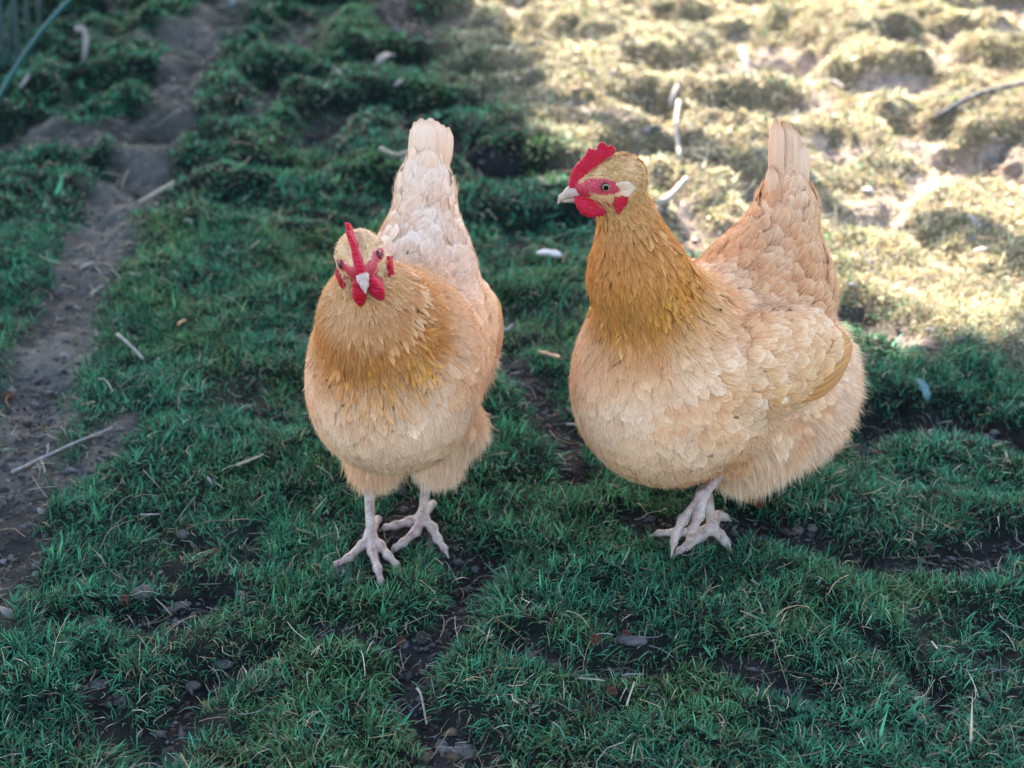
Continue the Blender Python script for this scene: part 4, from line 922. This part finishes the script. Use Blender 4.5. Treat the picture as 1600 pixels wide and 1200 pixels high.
def stick(pts, r, mat, name, label, cat, group=None, lift=.006, r1=None, twigs=(), seed=1):
    W_ = [place(*p, lift=lift+r) for p in pts]; o = W_[0].copy()
    if twigs:
        t = thing(name, tuple(o), label, cat, group); V, F = tube([q-o for q in W_], r, r1 or r*.6, seed=seed, n=14); put('stem', mesh_np('stem', V, F, [MB[mat]]), t)
        for tw in twigs:
            T_ = [place(*p, lift=lift+r) for p in tw]; V, F = tube([q-o for q in T_], r*.5, r*.25, seed=seed+3, n=6, sides=5); put('side_twig', mesh_np('side_twig', V, F, [MB[mat]]), t)
    else:
        V, F = tube([q-o for q in W_], r*.75, (r1 or r*.7)*.75, seed=seed); put(name, mesh_np(name, V, F, [MB[mat]]), None, label, cat, group, loc=tuple(o))
def stone(px, py, s, mat, label, name='stone', cat='stone', group=None, flat=.55, seed=0, lift=.001, rot=None):
    s = (s[0]*.85, s[1]*.85); g = np.random.default_rng(seed+500); V, F = lumpy((0, 0, 0), (1, 1, 1), g, 3, .35); V = V*np.array([s[0], s[1], s[0]*flat]); V = V+(.10*s[0])*(fbm(V[:, 0]/s[0]*5+9, V[:, 1]/s[0]*5+V[:, 2]/s[0]*4, 2, seed)[:, None]-.5)*nrm(V)
    a = g.uniform(0, 6.28) if rot is None else R(rot); c, q = math.cos(a), math.sin(a); V = V+(.22*s[0])*(fbm(V[:, 0]/s[0]*2.5+3, V[:, 2]/s[0]*2.5+V[:, 1]/s[0]*2, 2, seed+9)[:, None]-.5)*nrm(V); V = V@np.array([[c, q, 0], [-q, c, 0], [0, 0, 1]])
    p = place(px, py, lift+s[0]*flat*.12); put(name, mesh_np(name, V, F, [MB[mat]]), None, label, cat, group, loc=tuple(p))
def alder_cone(px, py, r, mat, label, seed):
    g = np.random.default_rng(seed); V, F = lumpy((0, 0, 0), (r*.7, r*.7, r*.85), g, 2, .1); p = place(px, py, r*.55); t = thing('seed_cone', tuple(p), label, 'cone', 'small round seed cones in the turf')
    tilt = np.array(Matrix.Rotation(g.uniform(.3, 1.3), 3, 'X') @ Matrix.Rotation(g.uniform(0, 6), 3, 'Z'))
    put('core', mesh_np('core', V@tilt.T, F, [MB[mat]]), t)
    Vs, Fs, off = [], [], 0
    for k in range(46):                                       # overlapping woody scales in a spiral
        f = (k+.5)/46; z = 1-2*f; rr = math.sqrt(1-z*z); a = k*2.39996; n = np.array([rr*math.cos(a), rr*math.sin(a), z]); n2 = n*np.array([r*.72, r*.72, r*.9]); up_ = nrm(np.array([0, 0, 1.])-n*z) if abs(z) < .97 else np.array([1., 0, 0]); sd = np.cross(n, up_)
        w_, h_ = r*.26, r*.34; tipv = n2*1.32+up_*h_*.7
        q = np.array([n2*.86-sd*w_*.6-up_*h_*.5, n2*.86+sd*w_*.6-up_*h_*.5, n2*1.12+sd*w_+up_*h_*.35, tipv, n2*1.12-sd*w_+up_*h_*.35, n2*.95+up_*h_*.1]); Vs.append(q)
        Fs += [(off, off+1, off+2), (off, off+2, off+4), (off+4, off+2, off+3), (off+4, off+3, off+5), (off+3, off+2, off+5), (off, off+4, off+5), (off+1, off+5, off+2), (off, off+5, off+1)]; off += 6
    put('scales', mesh_np('scales', np.concatenate(Vs)@tilt.T, np.array(Fs), [MB[mat]], smooth=False), t, kind='stuff')
def chip(px, py, px2, py2, w_, th, mat, label, name='wood_chip', cat='wood chip', group=None, lift=.005, seed=0, curl=.0, point=.5):
    g = np.random.default_rng(seed+40); a, b = place(px, py, lift), place(px2, py2, lift); c = (a+b)/2; d = (b-a)/2*.75; w_ = w_*.6; s = nrm(np.cross([0, 0, 1.], d)); up_ = nrm(np.cross(d, s)); V = []; n = 7
    for i in range(n):
        f = i/(n-1)*2-1; ww = w_*.5*(1-point*abs(f)**2.5)*g.uniform(.55, 1.15)
        for sd in (-1, 0, 1):
            for tt in (-1, 1): V.append(d*f+s*sd*ww+up_*(tt*th*.5+curl*(1-f*f)*np.linalg.norm(d)+abs(sd)*curl*w_*.5+g.uniform(-.2, .2)*th))
    Q = []
    for i in range(n-1):
        k, m = i*6, i*6+6
        for j in (0, 2): Q += [(k+j+1, k+j+3, m+j+3, m+j+1), (k+j, m+j, m+j+2, k+j+2)]
        Q += [(k, k+1, m+1, m), (k+4, m+4, m+5, k+5)]
    for k in (0, (n-1)*6): Q += [(k, k+2, k+3, k+1), (k+2, k+4, k+5, k+3)]
    put(name, mesh_np(name, np.array(V), np.array(Q), [MB[mat]]), None, label, cat, group, loc=tuple(c))
for i, (x, y, r, m, lb) in enumerate([
    (337, 872, .0066, 'cone', 'reddish brown seed cone left of the striding foot, beside a pale stone'), (396, 863, .0062, 'dcone', 'dark grey seed cone in turf, right of the reddish cone'),
    (197, 957, .0062, 'cone', 'small reddish cone touching the round grey stone at lower left'), (627, 1010, .0058, 'cone', 'brown seed cone, left one of three in the dark gap'),
    (660, 1013, .0066, 'dcone', 'dark seed cone in the middle of three in the bare gap'), (695, 999, .0056, 'dcone', 'small grey brown cone, right one of three in the gap'),
    (929, 1005, .0058, 'cone', 'orange brown cone at the left end of the bark slab'), (978, 998, .0060, 'cone', 'orange brown cone sitting just above the bark slab'),
    (956, 1088, .0058, 'cone', 'pinkish brown cone half hidden in grass below the bark slab'), (1186, 806, .0070, 'cone', 'rusty cone in the hollow below the side-on hen'),
    (15, 628, .0080, 'cone', 'dark red cone at the left edge on the bare path'), (668, 1177, .0058, 'cone', 'rusty cone near the bottom edge by grey bark chips'),
    (1447, 876, .0064, 'dcone', 'dark cone in the shaded hollow at right, beside dry roots')]): alder_cone(x, y, r, m, lb, 60+i)
for i, (x, y, s, m, lb, fl, rt) in enumerate([
    (228, 948, (.0130, .0095), 'stone', 'round ridged grey stone in the dark gap at lower left', .6, 10), (286, 843, (.0085, .0075), 'stone', 'pale pebble in grass left of the facing hen', .7, 0),
    (145, 966, (.0150, .0080), 'stone', 'crumbly grey stone left of the small reddish cone', .35, 5), (275, 955, (.0170, .0060), 'bark', 'flat grey wedge of rock right of the round stone', .3, 25),
    (1247, 834, (.0090, .0065), 'stone', 'knobbly pale stone on bare soil right of the lifted foot', .7, 0), (1268, 832, (.0062, .0060), 'stone', 'small hollow grey stone touching the knobbly pale one', .7, 0),
    (985, 1021, (.0190, .0075), 'bark', 'long flat grey bark slab under two orange cones', .3, -8), (945, 1058, (.0080, .0050), 'stone', 'small dull stone below the bark slab', .5, 0),
    (350, 1050, (.0140, .0050), 'bark', 'dark slab of rock in the gap at lower left', .35, 5), (303, 1082, (.0085, .0070), 'stone', 'rough pale lump below the dark slab of rock', .6, 0),
    (728, 1172, (.0150, .0100), 'stone', 'broken pale rock near the bottom edge, centre', .4, 10), (690, 1163, (.0070, .0120), 'bark', 'upright grey bark flake left of the broken pale rock', .4, 10),
    (660, 1168, (.0080, .0090), 'bark', 'dark blunt flake left of the upright grey flake', .4, -20), (706, 1018, (.0070, .0055), 'stone', 'bluish pebble right of the three cones', .5, 0),
    (732, 921, (.0060, .0042), 'stone', 'rounded pebble in the soil gap below the hens', .6, 0), (524, 847, (.0090, .0070), 'stone', 'chalky pebble behind the forward foot', .5, 0),
    (535, 895, (.0130, .0080), 'bark', 'ridged pale bark piece under the outstretched toe', .35, 0), (625, 768, (.0085, .0050), 'stone', 'pinkish grey stone seen between the two legs', .5, 0),
    (25, 732, (.0120, .0070), 'stone', 'flat bluish stone at left under the long twig', .4, 0), (632, 798, (.0055, .0045), 'stone', 'little white pebble between the two feet', .7, 0),
    (150, 1068, (.0120, .0100), 'bark', 'dark clod in the turf gap at lower left corner', .35, 0), (1090, 600+60, (.006, .004), 'stone', 'tiny pebble hidden by the standing hen', .5, 0)][:21]): stone(x, y, s, m, lb, seed=i, flat=fl, rot=rt)
stick([(20, 748), (60, 730), (120, 703), (178, 676)], .0022, 'wood', 'twig', 'long grey forked twig lying on the path edge at left', 'twig', twigs=([(75, 724), (80, 700), (74, 712)], [(66, 728), (74, 748), (70, 752)]), seed=2, lift=.008)
stick([(222, 855-30), (252, 822)], .0012, 'wood', 'twig', 'thin bent twig left of the pale pebble', 'twig', seed=3, lift=.012)
stick([(372, 740), (392, 731), (412, 720)], .0021, 'pale', 'straw_stalk', 'thick pale straw stalk in grass left of the facing hen', 'straw', lift=.010)
stick([(652, 1088), (659, 1110), (667, 1136)], .0018, 'pale', 'straw_stalk', 'cream stalk standing out on dark soil at bottom centre', 'straw', lift=.004)
stick([(218, 320), (245, 312), (274, 298)], .0055, 'pale', 'wood_stick', 'blurred pale stick on the path beside the far turf', 'stick', lift=.006)
stick([(185, 533), (205, 550), (225, 568)], .0030, 'wood', 'wood_stick', 'short grey stick leaning into the turf right of the path', 'stick', lift=.008)
stick([(594, 243), (620, 244), (643, 240)], .0050, 'pale', 'wood_stick', 'pale stick half hidden behind the upright tail', 'stick', lift=.006)
stick([(1462, 168), (1510, 160), (1560, 150), (1640, 142)], .006, 'dark', 'fallen_branch', 'dark grey branch lying in sunlit turf at the right edge', 'branch', lift=.012, r1=.007)
stick([(1059, 178), (1054, 215), (1062, 262)], .0065, 'leaf', 'dry_stalk', 'bleached upright stalk in the sun above the golden neck', 'stalk', lift=.010, r1=.005)
stick([(1030, 330), (1050, 310), (1072, 290)], .0085, 'leaf', 'dry_stalk', 'thick bleached stalk behind the neck of the side-on hen', 'stalk', lift=.006, r1=.007)
stick([(870, 1010), (905, 1068), (945, 1070)][1:], .0012, 'pale', 'straw_stalk', 'thin horizontal straw under the bark slab', 'straw', lift=.006)
stick([(978, 1118), (990, 1085)], .0013, 'pale', 'straw_stalk', 'short upright pale straw below the bark slab', 'straw', lift=.012)
stick([(770, 508), (790, 535), (800, 520)], .003, 'wood', 'wood_stick', 'short blurred stick right of the wing of the facing hen', 'stick', lift=.01)
stick([(885, 672), (905, 678), (928, 684)], .0026, 'wood', 'wood_stick', 'grey stick in shade left of the side-on hen breast', 'stick', lift=.008)
stick([(1415, 1085-0), (1430, 1120), (1450, 1135)], .0035, 'dark', 'wood_stick', 'smooth dark root showing in the gap at lower right', 'root', lift=-.002)
stick([(150, 598), (165, 597), (178, 620)], .0012, 'pale', 'straw_stalk', 'fine straw beside the yellow tuft on the path', 'straw')
chip(104, 640, 156, 631, .0070, .0022, 'orange', 'orange brown wood splinter on the path at left', point=.35)
chip(124, 424, 150, 414, .0090, .003, 'leaf', 'upper pale wood chip on the bare path', seed=1)
chip(139, 468, 166, 448, .0085, .003, 'leaf', 'lower pale wood chip on the bare path', seed=2)
chip(200, 429, 224, 432, .0100, .003, 'leaf', 'pinkish chip at the turf edge right of the path', seed=3)
chip(352, 385, 368, 400, .0080, .003, 'leaf', 'small blurred grey chip in turf above the path bend', seed=4)
chip(276, 515, 293, 502, .0080, .002, 'orange', 'pink brown curled leaf in turf right of the path', 'dead_leaf', 'leaf', seed=5, curl=.3)
chip(322, 746, 334, 766, .0055, .001, 'leaf', 'small tan pointed leaf on turf below the yellow tuft', 'dead_leaf', 'leaf', seed=6, curl=.2, point=.95)
chip(832, 414, 884, 417, .030, .003, 'fluff', 'white feather lying in turf between the two hens', 'fallen_feather', 'feather', seed=7, curl=.15, point=.8, lift=.016)
chip(1420, 648, 1446, 660, .022, .002, 'blue', 'bluish pale leaf by the dark hollow at right', 'dead_leaf', 'leaf', seed=8, curl=.3, lift=.012)
chip(1508, 350, 1527, 362, .016, .002, 'leaf', 'upper white leaf in the sunlit turf at right', 'dead_leaf', 'leaf', seed=9, curl=.2, lift=.016)
chip(1514, 416, 1544, 404, .018, .002, 'leaf', 'lower white leaf in the sunlit turf at right', 'dead_leaf', 'leaf', seed=10, curl=.2, lift=.016)
chip(1044, 188, 1062, 166, .022, .003, 'leaf', 'bleached oval leaf at the top of the upright stalk', 'dead_leaf', 'leaf', seed=11, curl=.2, lift=.02)
chip(580, 104, 622, 100, .030, .004, 'leaf', 'blurred grey leaf on the far mound at top centre', 'dead_leaf', 'leaf', seed=12, curl=.3, lift=.014)
chip(612, 130, 634, 152, .026, .004, 'wood', 'dull bark piece in the far hollow at top centre', 'bark_piece', 'bark', seed=13, lift=.01)
chip(360, 84, 370, 110, .012, .004, 'leaf', 'thin pale chip upright beside the far path', seed=14)
chip(360, 20, 376, 12, .024, .004, 'blue', 'blue green fleck of leaf near the top left', 'dead_leaf', 'leaf', seed=15, lift=.01)
chip(30, 150, 58, 168, .014, .004, 'wood', 'grey chip under the arching green cane', seed=16)
chip(90, 24, 130, 18, .045, .006, 'rust', 'rust red leaf beneath the arching green cane', 'dead_leaf', 'leaf', seed=17, curl=.2, lift=.02)
chip(835, 560, 880, 570, .012, .003, 'orange', 'reddish wood sliver between the two hens', seed=18)
chip(885, 640, 905, 655, .014, .003, 'bark', 'dull bark chip beside the breast of the side-on hen', seed=19)
chip(1296, 150, 1318, 146, .02, .004, 'leaf', 'sunlit tan leaf above the tail of the side-on hen', 'dead_leaf', 'leaf', seed=20, lift=.02)
chip(1150, 108, 1172, 122, .03, .004, 'leaf', 'bright curled leaf in the far sunlit turf', 'dead_leaf', 'leaf', seed=21, lift=.02, curl=.2)
chip(1450, 1020-0, 1462, 1036, .004, .001, 'pale', 'tiny pale sliver in the turf at lower right', seed=22, lift=.016)
# upright things at the far left: arching cane, reeds, a white bent stub
def world_stick(pts, r, r1, mat, name, label, cat, seed=0, group=None):
    W_ = [np.array(p, float) for p in pts]; o = W_[0].copy(); V, F = tube([q-o for q in W_], r, r1, n=16, seed=seed, rough=.03); put(name, mesh_np(name, V, F, [MB[mat]]), None, label, cat, group, loc=tuple(o))
b0 = on_ground(-30, 190); Y0 = b0[1]
world_stick([b0+[0, 0, -.01], at_y(0, 148, Y0+.01), at_y(35, 88, Y0+.02), at_y(72, 38, Y0+.03), at_y(112, -5, Y0+.04), at_y(170, -50, Y0+.05)], .0052, .0036, 'green', 'arching_cane', 'teal green arching cane crossing the top left corner', 'cane')
for i, (x, y, x2, lb) in enumerate([(6, 78, -2, 'leftmost blurred reed stem at the top left corner'), (12, 72, 22, 'second blurred reed stem from the left corner'), (30, 75, 20, 'third blurred reed stem from the left corner'), (44, 60, 40, 'fourth blurred reed stem, nearest the green cane'), (62, 40, 58, 'fifth short reed stem at the top, right of the cane')]):
    p = on_ground(x, y+25); world_stick([p+[0, 0, -.01], at_y((x+x2)/2, y-25, p[1]), at_y(x2, -40, p[1]+.02)], .0060, .0045, 'reed', 'reed_stem', lb, 'reed', seed=i)
p = on_ground(130, 90); world_stick([p+[0, 0, -.01], at_y(135, 62, p[1]), at_y(130, 44, p[1]), at_y(118, 46, p[1])], .006, .006, 'leaf', 'bent_stub', 'white bent stub standing in weeds at the top left', 'stub')
for o_ in [o_ for o_ in SC.objects if o_.get('label') and len(o_['label'].split()) > 16]: print('LONG', o_['label'])
